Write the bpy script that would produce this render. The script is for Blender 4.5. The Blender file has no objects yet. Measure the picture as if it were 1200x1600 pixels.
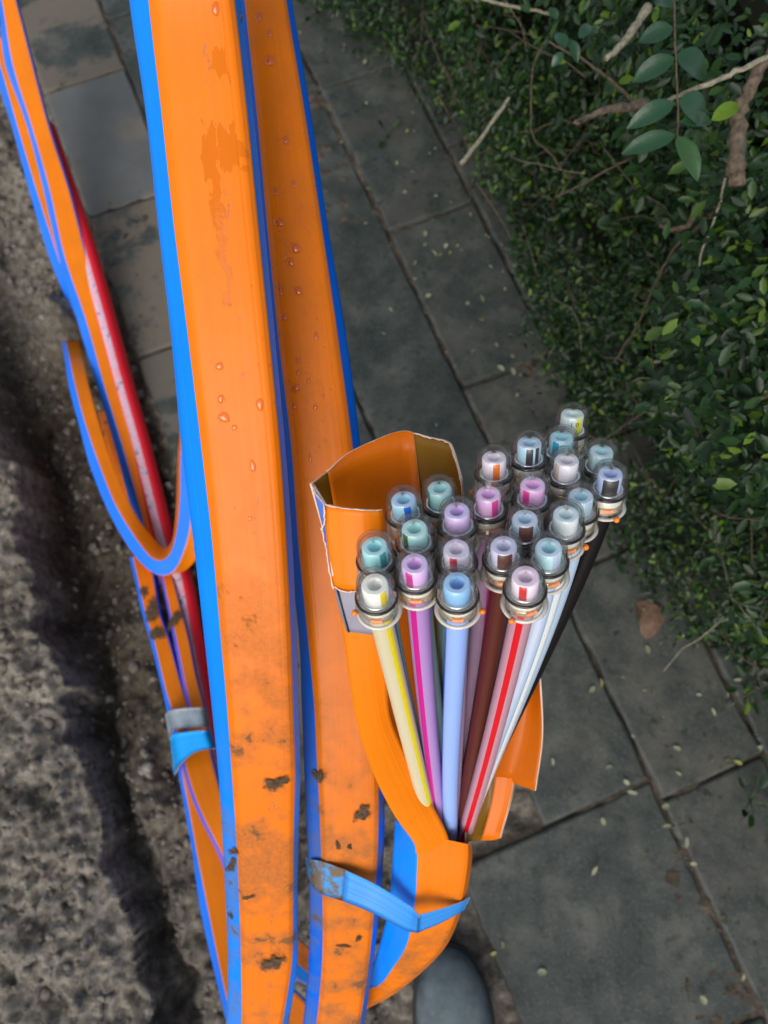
import bpy, math, random
import numpy as np
from mathutils import Vector, Matrix, Euler
from mathutils.bvhtree import BVHTree

random.seed(7); rng = np.random.default_rng(7)
S = bpy.context.scene
COL = S.collection
# ------------------------------------------------------------------ camera
H = 1.1; TH = math.radians(16.0); F = 1156.0
cd = bpy.data.cameras.new('camera'); cam = bpy.data.objects.new('camera', cd); COL.objects.link(cam)
cam.location = (0, 0, H); cam.rotation_euler = (TH, 0, 0)
cd.sensor_fit = 'VERTICAL'; cd.sensor_height = 36.0; cd.lens = 36.0*F/1600.0
cd.clip_start = 0.01; cd.clip_end = 200.0
cd.dof.use_dof = True; cd.dof.focus_distance = 0.33; cd.dof.aperture_fstop = 12.5
S.camera = cam
# ------------------------------------------------------------------ world, sun, exposure
SUN_EL = math.radians(42); SUN_AZ = math.radians(-160)      # azimuth measured from +Y towards +X
w = bpy.data.worlds.new('World'); S.world = w; w.use_nodes = True
nt = w.node_tree; nt.nodes.clear()
sky = nt.nodes.new('ShaderNodeTexSky'); sky.sky_type = 'NISHITA'; sky.sun_disc = False
sky.sun_elevation = SUN_EL; sky.sun_rotation = SUN_AZ; sky.air_density = 1.0; sky.dust_density = 2.5
bg = nt.nodes.new('ShaderNodeBackground'); bg.inputs[1].default_value = 0.13
wo = nt.nodes.new('ShaderNodeOutputWorld')
hs = nt.nodes.new('ShaderNodeHueSaturation'); hs.inputs['Saturation'].default_value = .55; hs.inputs['Value'].default_value = .95   # thin cloud
nt.links.new(sky.outputs[0], hs.inputs['Color']); nt.links.new(hs.outputs[0], bg.inputs[0]); nt.links.new(bg.outputs[0], wo.inputs[0])
sd = bpy.data.lights.new('sun', 'SUN'); sd.energy = 1.0; sd.angle = math.radians(50); sd.color = (1.0, .96, .9)
sun = bpy.data.objects.new('sun', sd); COL.objects.link(sun)
dv = Vector((math.sin(SUN_AZ)*math.cos(SUN_EL), math.cos(SUN_AZ)*math.cos(SUN_EL), math.sin(SUN_EL)))
sun.rotation_euler = dv.to_track_quat('Z', 'Y').to_euler(); sun.location = (0, 0, 5)
S.view_settings.view_transform = 'Standard'; S.view_settings.look = 'None'
S.view_settings.exposure = 0.5; S.view_settings.gamma = 1.0
S.render.engine = 'CYCLES'
cy = S.cycles
cy.use_denoising = True; cy.denoiser = 'OPENIMAGEDENOISE'
cy.max_bounces = 12; cy.transparent_max_bounces = 24; cy.transmission_bounces = 8; cy.diffuse_bounces = 3; cy.glossy_bounces = 4
cy.caustics_reflective = False; cy.caustics_refractive = False; cy.sample_clamp_indirect = 6.0

RC = Euler((TH, 0, 0)).to_matrix(); CL = Vector((0, 0, H))
def P(x, y, Z):
    """point seen at photo pixel (x, y) at distance Z along the optical axis"""
    return CL + RC @ Vector(((x-600)/F*Z, -(y-800)/F*Z, -Z))
def camdir(v): return RC @ Vector(v)
def G(x, y, z=0.0):
    d = RC @ Vector(((x-600)/F, -(y-800)/F, -1)); t = (z-H)/d.z
    return CL + d*t
NV = (0.9254, 0.3790)            # across the paving rows
def nsxy(n, s): return (n*NV[0]+s*NV[1], n*NV[1]-s*NV[0])
def xyns(x, y): return (x*NV[0]+y*NV[1], x*NV[1]-y*NV[0])

# ------------------------------------------------------------------ numpy noise
def _hash(ix, iy, seed):
    h = (ix*374761393 + iy*668265263 + seed*1442695041) & 0xFFFFFFFF
    h = ((h ^ (h >> 13))*1274126177) & 0xFFFFFFFF
    return ((h ^ (h >> 16)) & 0xFFFF)/65535.0
def vnoise(x, y, seed=0):
    x = np.asarray(x, float); y = np.asarray(y, float)
    ix = np.floor(x).astype(np.int64); iy = np.floor(y).astype(np.int64)
    fx = x-ix; fy = y-iy; fx = fx*fx*(3-2*fx); fy = fy*fy*(3-2*fy)
    a = _hash(ix, iy, seed); b = _hash(ix+1, iy, seed); c = _hash(ix, iy+1, seed); d = _hash(ix+1, iy+1, seed)
    return (a*(1-fx)+b*fx)*(1-fy)+(c*(1-fx)+d*fx)*fy
def fbm(x, y, o=4, seed=0):
    t = 0; a = .5; n = 0
    for i in range(o):
        t = t+a*vnoise(x*2**i, y*2**i, seed+i*17); n += a; a *= .55
    return t/n

# ------------------------------------------------------------------ materials
def mat(name, col=(.5, .5, .5), rough=.5, spec=.5, **k):
    m = bpy.data.materials.new(name); m.use_nodes = True
    b = m.node_tree.nodes['Principled BSDF']
    b.inputs['Base Color'].default_value = (*col, 1); b.inputs['Roughness'].default_value = rough
    b.inputs['Specular IOR Level'].default_value = spec
    for kk, v in k.items(): b.inputs[kk].default_value = v
    return m
class N:
    def __init__(s, m): s.t = m.node_tree; s.b = s.t.nodes.get('Principled BSDF')
    def n(s, ty, ins=None, **p):
        x = s.t.nodes.new(ty)
        for k, v in p.items(): setattr(x, k, v)
        for k, v in (ins or {}).items():
            if isinstance(v, bpy.types.NodeSocket): s.t.links.new(v, x.inputs[k])
            else: x.inputs[k].default_value = v
        return x
    def math(s, op, a, b=0.5, c=None, clamp=False):
        i = {0: a, 1: b}
        if c is not None: i[2] = c
        return s.n('ShaderNodeMath', i, operation=op, use_clamp=clamp).outputs[0]
    def noise(s, vec, sc, det=4, rough=.55, dist=0):
        return s.n('ShaderNodeTexNoise', {'Vector': vec, 'Scale': sc, 'Detail': det, 'Roughness': rough, 'Distortion': dist}).outputs[0]
    def ramp(s, f, stops):
        r = s.n('ShaderNodeValToRGB', {0: f}); e = r.color_ramp.elements
        while len(e) < len(stops): e.new(.5)
        for q, (p, c) in zip(e, stops): q.position = p; q.color = (*c, 1) if len(c) == 3 else c
        return r.outputs[0]
    def mix(s, f, a, b, mode='MIX'):
        x = s.n('ShaderNodeMix', data_type='RGBA', blend_type=mode)
        for i, v in ((0, f), (6, a), (7, b)):
            if isinstance(v, bpy.types.NodeSocket): s.t.links.new(v, x.inputs[i])
            else: x.inputs[i].default_value = (*v, 1) if isinstance(v, tuple) and len(v) == 3 else v
        return x.outputs[2]
    def step(s, v, a, b):
        return s.n('ShaderNodeMapRange', {0: v, 1: a, 2: b, 3: 0.0, 4: 1.0}, interpolation_type='SMOOTHSTEP').outputs[0]
    def bump(s, h, st, d):
        return s.n('ShaderNodeBump', {'Height': h, 'Strength': st, 'Distance': d}).outputs[0]
    def set(s, k, v): s.t.links.new(v, s.b.inputs[k])

def duct_mat(name, base, v_dirt=(9, 10), film=.0, wet=None, tint=(.19, .085, .030), marks=False, mud=.0):
    """co-extruded plastic with UV = (across 0-1, metres along)"""
    m = mat(name, base, .3, .24); q = N(m)
    uv = q.n('ShaderNodeUVMap', uv_map='UVMap').outputs[0]
    pos = q.n('ShaderNodeNewGeometry').outputs['Position']
    sx = q.n('ShaderNodeSeparateXYZ', {0: uv}); u, v = sx.outputs[0], sx.outputs[1]
    n1 = q.noise(pos, 55, 5, .6); n2 = q.noise(pos, 420, 3); n3 = q.noise(pos, 16, 3)
    col = q.mix(q.step(n3, .3, .75), tuple(c*.93 for c in base), tuple(min(1, c*1.05) for c in base))
    vr = q.step(v, v_dirt[0], v_dirt[1])
    f1 = q.math('MULTIPLY', q.step(q.math('ADD', q.math('MULTIPLY', n1, .5), q.math('MULTIPLY', n3, .5)), .42, .58), vr)
    f1 = q.math('MULTIPLY', f1, q.math('ADD', q.math('MULTIPLY', n2, .9), .15), clamp=True)
    f1 = q.math('MULTIPLY', f1, .9)
    f0 = q.math('MULTIPLY', q.step(n1, .3, .9), film)
    col = q.mix(q.math('ADD', f1, f0, clamp=True), col, tint)
    f2 = q.math('MULTIPLY', q.step(q.math('ADD', n1, q.math('MULTIPLY', n2, .16)), .69, .77), vr)
    f2 = q.math('MAXIMUM', f2, q.math('MULTIPLY', q.step(n1, .78-mud*.3, .82-mud*.3), 1.0 if mud else 0.0))
    col = q.mix(q.math('MULTIPLY', f2, .9), col, (.13, .078, .036))
    rib = q.noise(q.n('ShaderNodeMapping', {0: uv, 3: (3.6, .9, 1)}).outputs[0], 1.5, 2, .4)
    col = q.mix(q.math('MULTIPLY', q.step(rib, .35, .75), .22), col, tuple(min(1, c*.80) for c in base))
    if marks:   # worn, unreadable ink line along the middle of the face
        band = q.math('MULTIPLY', q.step(u, .52, .58), q.math('SUBTRACT', 1.0, q.step(u, .66, .73)))
        sc = q.n('ShaderNodeMapping', {0: uv, 3: (10, 130, 1)}).outputs[0]
        ink = q.math('MULTIPLY', q.step(q.noise(sc, 1.6, 5, .7), .50, .66), q.step(q.noise(pos, 34, 2), .44, .60))
        col = q.mix(q.math('MULTIPLY', q.math('MULTIPLY', band, ink), .55), col, (.13, .10, .09))
    rough = q.math('ADD', q.math('MULTIPLY', n1, .14), .27)
    rough = q.math('ADD', rough, q.math('MULTIPLY', q.math('ADD', f1, f2, clamp=True), .45))
    hb = q.math('ADD', q.math('ADD', q.math('MULTIPLY', n2, .14), q.math('MULTIPLY', rib, 2.2)), q.math('MULTIPLY', f2, .8))
    if wet:
        w_ = None
        for (u0, u1, v0, v1) in wet:
            dn = q.math('MULTIPLY', q.math('SUBTRACT', q.noise(q.n('ShaderNodeMapping', {0: uv, 3: (5, 45, 1)}).outputs[0], 1.7, 4), .5), .42)
            uu = q.math('ADD', u, dn); vv = q.math('ADD', v, q.math('MULTIPLY', dn, .06))
            a = q.math('MULTIPLY', q.step(uu, u0-.004, u0+.004), q.math('SUBTRACT', 1.0, q.step(uu, u1-.004, u1+.004)))
            b = q.math('MULTIPLY', q.step(vv, v0-.0006, v0+.0006), q.math('SUBTRACT', 1.0, q.step(vv, v1-.0006, v1+.0006)))
            a = q.math('MULTIPLY', a, b); w_ = a if w_ is None else q.math('MAXIMUM', w_, a)
        col = q.mix(w_, col, (.66, .150, .001))
        rough = q.math('MULTIPLY', rough, q.math('SUBTRACT', 1.0, q.math('MULTIPLY', w_, .82)))
        hb = q.math('ADD', hb, q.math('MULTIPLY', w_, .12))
    q.set('Base Color', col); q.set('Roughness', rough); q.set('Normal', q.bump(hb, .35, .0006))
    return m

ORANGE = (.83, .188, .001); BLUE = (.0, .245, .95)
def clear_mat(name, tint, edge, f=1.0):
    m = bpy.data.materials.new(name); m.use_nodes = True; t = m.node_tree; t.nodes.clear(); q = N(m)
    lw = q.n('ShaderNodeLayerWeight', {0: .32})
    col = q.mix(q.math('POWER', lw.outputs['Facing'], 2.2), tint, edge)
    tr = q.n('ShaderNodeBsdfTransparent', {0: col}); gl = q.n('ShaderNodeBsdfGlossy', {0: (1, 1, 1, 1), 'Roughness': .035})
    fc = q.n('ShaderNodeLayerWeight', {0: .5}).outputs['Facing']
    fr = q.math('ADD', q.math('MULTIPLY', q.math('POWER', fc, 4.0), .55*f), .035*f, clamp=True)
    mx = q.n('ShaderNodeMixShader', {0: fr, 1: tr.outputs[0], 2: gl.outputs[0]})
    o = q.n('ShaderNodeOutputMaterial', {0: mx.outputs[0]}); return m
M = {}
def cap_mat():
    m = bpy.data.materials.new('clear_plastic'); m.use_nodes = True; t = m.node_tree; t.nodes.clear(); q = N(m)
    fc = q.n('ShaderNodeLayerWeight', {0: .5}).outputs['Facing']
    tr = q.n('ShaderNodeBsdfTransparent', {0: q.mix(q.math('POWER', fc, 3.0), (.995, .995, .99), (.58, .57, .55))})
    gl = q.n('ShaderNodeBsdfGlossy', {0: (1, 1, 1, 1), 'Roughness': .02}); df = q.n('ShaderNodeBsdfDiffuse', {0: (.80, .77, .70, 1)})
    a = q.n('ShaderNodeMixShader', {0: q.math('ADD', q.math('MULTIPLY', q.math('POWER', fc, 4.0), .12), .012), 1: tr.outputs[0], 2: df.outputs[0]})
    b = q.n('ShaderNodeMixShader', {0: q.math('ADD', q.math('MULTIPLY', q.math('POWER', fc, 4.0), .75), .022, clamp=True), 1: a.outputs[0], 2: gl.outputs[0]})
    q.n('ShaderNodeOutputMaterial', {0: b.outputs[0]}); return m
M['clear'] = cap_mat()
M['frost'] = mat('milky_inner_sleeve', (.90, .86, .74), .22, .6, Alpha=.85)
M['water'] = clear_mat('water', (.95, .84, .50), (.50, .30, .08), 1.6)
M['rubber'] = mat('black_rubber', (.008, .008, .01), .22, .6)
M['gold'] = mat('brass_collet', (.72, .60, .42), .2, .6, Metallic=.75)
M['clip'] = mat('orange_clip', (.95, .24, .015), .3)
M['peach'] = mat('orange_ring', (.95, .33, .12), .35)
M['lip'] = mat('milky_lip', (.78, .74, .64), .25)
M['ink'] = mat('black_ink', (.02, .02, .03), .5)
M['silver'] = mat('steel_washer', (.75, .78, .8), .16, .5, Metallic=1.0)

def noisy(name, stops, scale, rough=.7, bump=.3, bd=.002, det=6, second=None, spec=.3):
    m = mat(name, (.5, .5, .5), rough, spec); q = N(m)
    pos = q.n('ShaderNodeNewGeometry').outputs['Position']
    n1 = q.noise(pos, scale, det, .62); col = q.ramp(n1, stops)
    if second:
        col = q.mix(q.step(q.noise(pos, second[0], 4), second[1], second[2]), col, second[3])
    n2 = q.noise(pos, scale*7, 5, .65)
    q.set('Base Color', col); q.set('Normal', q.bump(q.math('ADD', n1, q.math('MULTIPLY', n2, .5)), bump, bd)); return m

def paver_mat(name, sandy, mott=0):
    m = mat(name, (.06, .06, .06), .6, .35); q = N(m)
    pos = q.n('ShaderNodeNewGeometry').outputs['Position']
    oi = q.n('ShaderNodeObjectInfo').outputs['Random']
    n1 = q.noise(pos, 14, 6, .62); n2 = q.noise(pos, 260, 4, .7); n3 = q.noise(pos, 5.5, 4, .6, .4); n4 = q.noise(pos, 60, 5, .7)
    col = q.ramp(n1, [(.28, (.024, .031, .029)), (.5, (.052, .060, .054)), (.70, (.108, .108, .095))])
    col = q.mix(q.math('MULTIPLY', q.step(n2, .52, .70), .6), col, (.135, .14, .130))
    col = q.mix(q.math('MULTIPLY', q.step(n4, .52, .66), .6), col, (.024, .029, .024))
    a = .40 if sandy else .60
    dirt = q.math('MULTIPLY', q.step(q.math('ADD', n3, q.math('MULTIPLY', n4, .22)), a+.14, a+.21), .9 if sandy else .35)
    col = q.mix(dirt, col, (.155, .132, .102) if sandy else (.07, .066, .056))
    if mott: col = q.mix(q.math('MULTIPLY', q.step(q.noise(pos, 9, 5, .7), .45, .62), .6), col, (.095, .090, .082)); col = q.mix(q.math('MULTIPLY', q.step(q.noise(pos, 48, 3, .6), .63, .68), .8), col, (.018, .021, .017))
    if sandy: col = q.mix(q.math('MULTIPLY', q.step(q.noise(pos, 24, 5, .7), .60, .70), .85), col, (.022, .022, .019))
    col = q.mix(1.0, col, q.ramp(oi, [(0, (.86, .9, .9)), (1, (1.12, 1.1, 1.06))]), 'MULTIPLY')
    q.set('Base Color', col); q.set('Roughness', q.math('ADD', q.math('MULTIPLY', n4, .35), .42))
    q.set('Normal', q.bump(q.math('ADD', n2, q.math('MULTIPLY', n4, 1.6)), .5, .0016)); return m
M['paver'] = paver_mat('concrete_paver', False); M['paver_slate'] = noisy('slate_grey_slab', [(.3, (.10, .105, .102)), (.7, (.15, .155, .148))], 9, .6, .5, .001, second=(7, .52, .66, (.17, .155, .125))); M['paver_mottled'] = paver_mat('mottled_paver', False, 1); M['paver_sandy'] = paver_mat('sand_covered_paver', True)

def soil_mat():
    m = mat('soil', (.05, .04, .03), .85, .25); q = N(m)
    pos = q.n('ShaderNodeNewGeometry').outputs['Position']
    n1 = q.noise(pos, 9, 6, .6); n2 = q.noise(pos, 70, 6, .7); n3 = q.noise(pos, 320, 4, .7); n0 = q.noise(pos, 3.2, 3)
    col = q.ramp(n2, [(.25, (.055, .047, .037)), (.42, (.165, .145, .114)), (.55, (.28, .25, .203)), (.72, (.40, .37, .31))])
    col = q.mix(q.step(n1, .52, .70), col, q.ramp(n2, [(.3, (.026, .025, .022)), (.55, (.085, .079, .068)), (.8, (.20, .185, .158))]))
    col = q.mix(q.math('MULTIPLY', q.step(n0, .45, .7), .4), col, (.070, .056, .036))
    at = q.n('ShaderNodeAttribute', attribute_name='damp').outputs['Fac']     # subsoil dug from deeper down is browner
    col = q.mix(q.math('MULTIPLY', at, .82), col, q.ramp(n2, [(.3, (.024, .017, .011)), (.7, (.100, .074, .048))]))
    col = q.mix(q.step(n3, .68, .76), col, (.20, .19, .17))
    q.set('Base Color', col); q.set('Normal', q.bump(q.math('ADD', n2, q.math('MULTIPLY', n3, .5)), .9, .006)); return m
M['soil'] = soil_mat()
M['mud'] = noisy('dried_mud', [(.3, (.060, .036, .018)), (.7, (.20, .125, .065))], 260, .7, 1., .0025)
def feather(m):
    q = N(m); at = q.n('ShaderNodeAttribute', attribute_name='edge').outputs['Fac']; pos = q.n('ShaderNodeNewGeometry').outputs['Position']
    v = q.math('ADD', q.math('SUBTRACT', 1.0, at), q.math('MULTIPLY', q.math('SUBTRACT', q.noise(pos, 230, 5, .7), .5), 1.9))
    q.set('Alpha', q.step(v, .28, .62))
feather(M['mud'])
M['stone'] = noisy('pale_gravel', [(.3, (.06, .06, .055)), (.7, (.19, .185, .17))], 60, .8, .5, .001)
M['bark'] = noisy('twig_bark', [(.3, (.038, .028, .018)), (.65, (.11, .084, .056))], 220, .8, .8, .001)
M['bark_pale'] = noisy('pale_twig_bark', [(.3, (.12, .115, .075)), (.65, (.34, .31, .22))], 260, .75, .8, .001)
M['bark_broken'] = noisy('splintered_wood', [(.3, (.050, .036, .024)), (.65, (.19, .145, .10))], 190, .8, 1., .0015)
M['shoe'] = noisy('scuffed_leather', [(.3, (.075, .105, .118)), (.7, (.17, .205, .220))], 40, .62, .4, .001, second=(90, .6, .75, (.15, .17, .17)))
M['sole'] = mat('shoe_sole', (.012, .012, .012), .7)

def leaf_mat(name, c0, c1, c2, rough=.33):
    m = mat(name, c1, rough, .5); q = N(m)
    at = q.n('ShaderNodeAttribute', attribute_name='tone').outputs['Fac']
    oi = q.n('ShaderNodeObjectInfo').outputs['Random']
    pos = q.n('ShaderNodeNewGeometry').outputs['Position']
    col = q.ramp(q.math('FRACT', q.math('ADD', at, oi)), [(0, c0), (.55, c1), (.86, c1), (1, c2)])
    col = q.mix(q.math('MULTIPLY', q.step(q.noise(pos, 160, 3), .5, .75), .25), col, c0)
    q.set('Base Color', col); q.set('Normal', q.bump(q.noise(pos, 500, 3), .3, .0006))
    tl = q.n('ShaderNodeBsdfTranslucent', {0: col}); out = q.t.nodes['Material Output']
    mx = q.n('ShaderNodeMixShader', {0: .22, 1: q.b.outputs[0], 2: tl.outputs[0]})
    q.t.links.new(mx.outputs[0], out.inputs[0]); return m
M['leaf'] = leaf_mat('hedge_leaf', (.005, .018, .004), (.016, .056, .009), (.13, .23, .012), .42)
M['leaf_big'] = leaf_mat('glossy_sprig_leaf', (.014, .048, .020), (.025, .080, .034), (.05, .12, .03), .30)
M['leaf_pale'] = leaf_mat('dry_leaf_bit', (.16, .17, .08), (.30, .32, .20), (.42, .42, .10), .6)
M['leaf_rust'] = noisy('rusty_leaf', [(.3, (.10, .055, .035)), (.7, (.21, .125, .085))], 90, .7, .4, .001)

# ------------------------------------------------------------------ object helpers
ORG = {}
def origin_of(p):
    return ORG[p.name]
def tag(o, label=None, cat=None, group=None, kind=None):
    if label: o['label'] = label
    if cat: o['category'] = cat
    if group: o['group'] = group
    if kind: o['kind'] = kind
    return o
def empty(name, loc, label, cat, group=None):
    o = bpy.data.objects.new(name, None); COL.objects.link(o); o.location = loc; o.empty_display_size = .01
    ORG[o.name] = Vector(loc); return tag(o, label, cat, group)
def link_mesh(name, me, parent=None, loc=None):
    o = bpy.data.objects.new(name, me); COL.objects.link(o)
    if parent is not None: o.parent = parent; ORG[o.name] = origin_of(parent)
    else: o.location = loc or (0, 0, 0); ORG[o.name] = Vector(loc or (0, 0, 0))
    return o
def mk(name, verts, faces, mats, parent=None, loc=None, mi=None, smooth=True, uv=None, attr=None):
    """verts in world space; the mesh is stored relative to its thing's base"""
    if parent is not None: o0 = origin_of(parent)
    else:
        if loc is None: loc = Vector(verts[len(verts)//2])
        o0 = Vector(loc)
    me = bpy.data.meshes.new(name)
    V = [tuple(Vector(v)-o0) for v in verts]
    me.from_pydata(V, [], faces)
    for m in (mats if isinstance(mats, (list, tuple)) else [mats]): me.materials.append(m)
    if mi is not None: me.polygons.foreach_set('material_index', mi)
    if smooth: me.polygons.foreach_set('use_smooth', [True]*len(me.polygons))
    if uv is not None:
        l = me.uv_layers.new(name='UVMap'); arr = np.empty(len(me.loops), int); me.loops.foreach_get('vertex_index', arr)
        l.data.foreach_set('uv', np.asarray(uv, float)[arr].ravel())
    if attr is not None:
        for k, a in attr.items():
            x = me.attributes.new(k, 'FLOAT', 'POINT'); x.data.foreach_set('value', np.asarray(a, float))
    me.update()
    return link_mesh(name, me, parent, None if parent is not None else o0)
def fast_mesh(name, V, Fq, mats, attr=None, smooth=False, mi=None):
    """V (n,3), Fq (m,k) numpy, one polygon size"""
    me = bpy.data.meshes.new(name); k = Fq.shape[1]
    me.vertices.add(len(V)); me.vertices.foreach_set('co', V.astype(np.float32).ravel())
    me.loops.add(Fq.size); me.loops.foreach_set('vertex_index', Fq.astype(np.int32).ravel())
    me.polygons.add(len(Fq)); me.polygons.foreach_set('loop_start', np.arange(0, Fq.size, k, dtype=np.int32))
    me.update(calc_edges=True)
    for m in (mats if isinstance(mats, (list, tuple)) else [mats]): me.materials.append(m)
    if smooth: me.polygons.foreach_set('use_smooth', np.ones(len(Fq), bool))
    if attr:
        for kk, a in attr.items():
            x = me.attributes.new(kk, 'FLOAT', 'POINT'); x.data.foreach_set('value', a.astype(np.float32))
    return me
def catmull(A, sub):
    A = np.asarray(A, float); n = len(A); out = []
    for i in range(n-1):
        p0 = A[max(i-1, 0)]; p1 = A[i]; p2 = A[i+1]; p3 = A[min(i+2, n-1)]
        if i == 0: p0 = 2*p1-p2
        if i == n-2: p3 = 2*p2-p1
        for k in range(sub):
            t = k/sub; out.append(.5*((2*p1)+(-p0+p2)*t+(2*p0-5*p1+4*p2-p3)*t*t+(-p0+3*p1-3*p2+p3)*t**3))
    out.append(A[-1]); return np.array(out)
def frame(T, ref):
    T = T.normalized(); a = ref - T*ref.dot(T)
    if a.length < 1e-5: a = Vector((0, 1, 0))-T*T.y
    a.normalize(); return a, T.cross(a)
def tube_geo(pts, radii, seg=10, ref=Vector((1, 0, 0)), cap=True):
    V = []; Fs = []
    for i, p in enumerate(pts):
        T = (pts[min(i+1, len(pts)-1)]-pts[max(i-1, 0)])
        a, b = frame(T, ref)
        for k in range(seg):
            f = 2*math.pi*k/seg; V.append(p+(a*math.cos(f)+b*math.sin(f))*radii[i])
    for i in range(len(pts)-1):
        for k in range(seg):
            k2 = (k+1) % seg; Fs.append((i*seg+k, i*seg+k2, (i+1)*seg+k2, (i+1)*seg+k))
    if cap: Fs.append(tuple(range(seg))[::-1]); Fs.append(tuple((len(pts)-1)*seg+k for k in range(seg)))
    return V, Fs

# ------------------------------------------------------------------ setting: terrain under and beside the paving
bank = [G(*q) for q in [(-140, 250), (-60, 480), (0, 650), (60, 900), (115, 1110), (165, 1300), (215, 1450), (245, 1600), (290, 1800)]]
bns = np.array([xyns(p.x, p.y) for p in bank]); bo = np.argsort(bns[:, 1]); bns = bns[bo]
PAVE_END = .03
def height(x, y):
    n, s = xyns(x, y)
    nb = np.interp(s, bns[:, 1], bns[:, 0])+(fbm(x*14, y*14, 3, 5)-.5)*.07
    qd = n-nb
    fade = np.clip((s+1.05)/.45, 0, 1); close = np.clip((s+.50)/.60, 0, 1)
    D = (.04+.075*fade)*(1-.60*close); wd = .20*(1-close)**1.3+.014
    rise = np.clip(qd/.022, 0, 1)**.8; fall = np.clip(1-(qd-.03)/np.maximum(wd, .03), 0.0, 1)**1.3
    tr = -D*rise*fall
    lump = (fbm(x*18, y*18, 5, 11)-.5)*.055+(fbm(x*75, y*75, 3, 31)-.5)*.014
    lump = lump+np.abs(fbm(x*34, y*34, 3, 71)-.5)*-.015+(fbm(x*150, y*150, 2, 5)-.5)*.011+np.abs(fbm(x*55, y*55, 2, 85)-.5)*.03*(qd < 0)
    h = tr+lump+.004
    h = np.where(qd < 0, h+.02, h-.012)
    # a heap of spoil where the two ducts go under
    for (gx, gy, r, a) in ((116, 528, .055, .085), (150, 640, .03, .03), (250, 985, .03, .03)):
        g = G(gx, gy, -.05); h = h+a*np.exp(-(((x-g.x)**2+(y-g.y)**2)/(r*r)))
    pav = np.clip((n+.165)/.02, 0, 1)*np.clip((PAVE_END+.02-s)/.03, 0, 1)
    pav = np.maximum(pav, np.clip((n-.01)/.02, 0, 1)*np.clip((s-.19)/.02, 0, 1))
    pav = np.maximum(pav, np.clip((n-.14)/.02, 0, 1))
    hp = -.0062+(fbm(x*60, y*60, 3, 3)-.5)*.011
    return h*(1-pav)+hp*pav, qd, pav
def axis(segs):
    out = [segs[0][0]]
    for a, b, st in segs: out += list(np.linspace(a, b, max(1, int((b-a)/st)))[1:])
    return np.array(out)
gx = axis([(-2.4, -.9, .05), (-.9, .02, .0033), (.02, .8, .012), (.8, 2.4, .08)])
gy = axis([(-2.4, -.6, .05), (-.6, 1.35, .0042), (1.35, 3.2, .08)])
XX, YY = np.meshgrid(gx, gy, indexing='ij'); hh, qd, pav = height(XX, YY)
edge = np.clip((np.maximum(np.abs(XX), np.abs(YY-.4))-1.9)/.4, 0, 1); hh = hh*(1-edge)-.012*edge
V = np.stack([XX, YY, hh], -1).reshape(-1, 3); ny = len(gy)
i0 = (np.arange(len(gx)-1)[:, None]*ny+np.arange(ny-1)[None]).ravel()
FQ = np.stack([i0, i0+ny, i0+ny+1, i0+1], 1)
_s = XX*NV[1]-YY*NV[0]
damp = np.clip(qd/.012, 0, 1)*(1-.75*np.clip((_s+.15)/.35, 0, 1))*np.clip((_s+1.0)/.3, .25, 1)
damp = np.maximum(damp*(1-pav), pav*.95)
soil = link_mesh('ground', fast_mesh('ground', V, FQ, M['soil'], {'damp': damp.ravel()}, True)); tag(soil, kind='structure')
TB = BVHTree.FromPolygons([tuple(v) for v in V], [tuple(f) for f in FQ.tolist()])
def hz(x, y):
    r = TB.ray_cast(Vector((x, y, 2)), Vector((0, 0, -1))); return r[0].z if r[0] else 0
# far ground out to the horizon, a frame round the detailed sheet
fv = [(-60, -60, -.03), (60, -60, -.03), (60, 60, -.03), (-60, 60, -.03), (-2.3, -2.3, -.03), (2.3, -2.3, -.03), (2.3, 3.1, -.03), (-2.3, 3.1, -.03)]
o = mk('far_ground', fv, [(0, 1, 5, 4), (1, 2, 6, 5), (2, 3, 7, 6), (3, 0, 4, 7)], M['soil'], loc=(0, 0, 0), smooth=False); tag(o, kind='structure')

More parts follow.
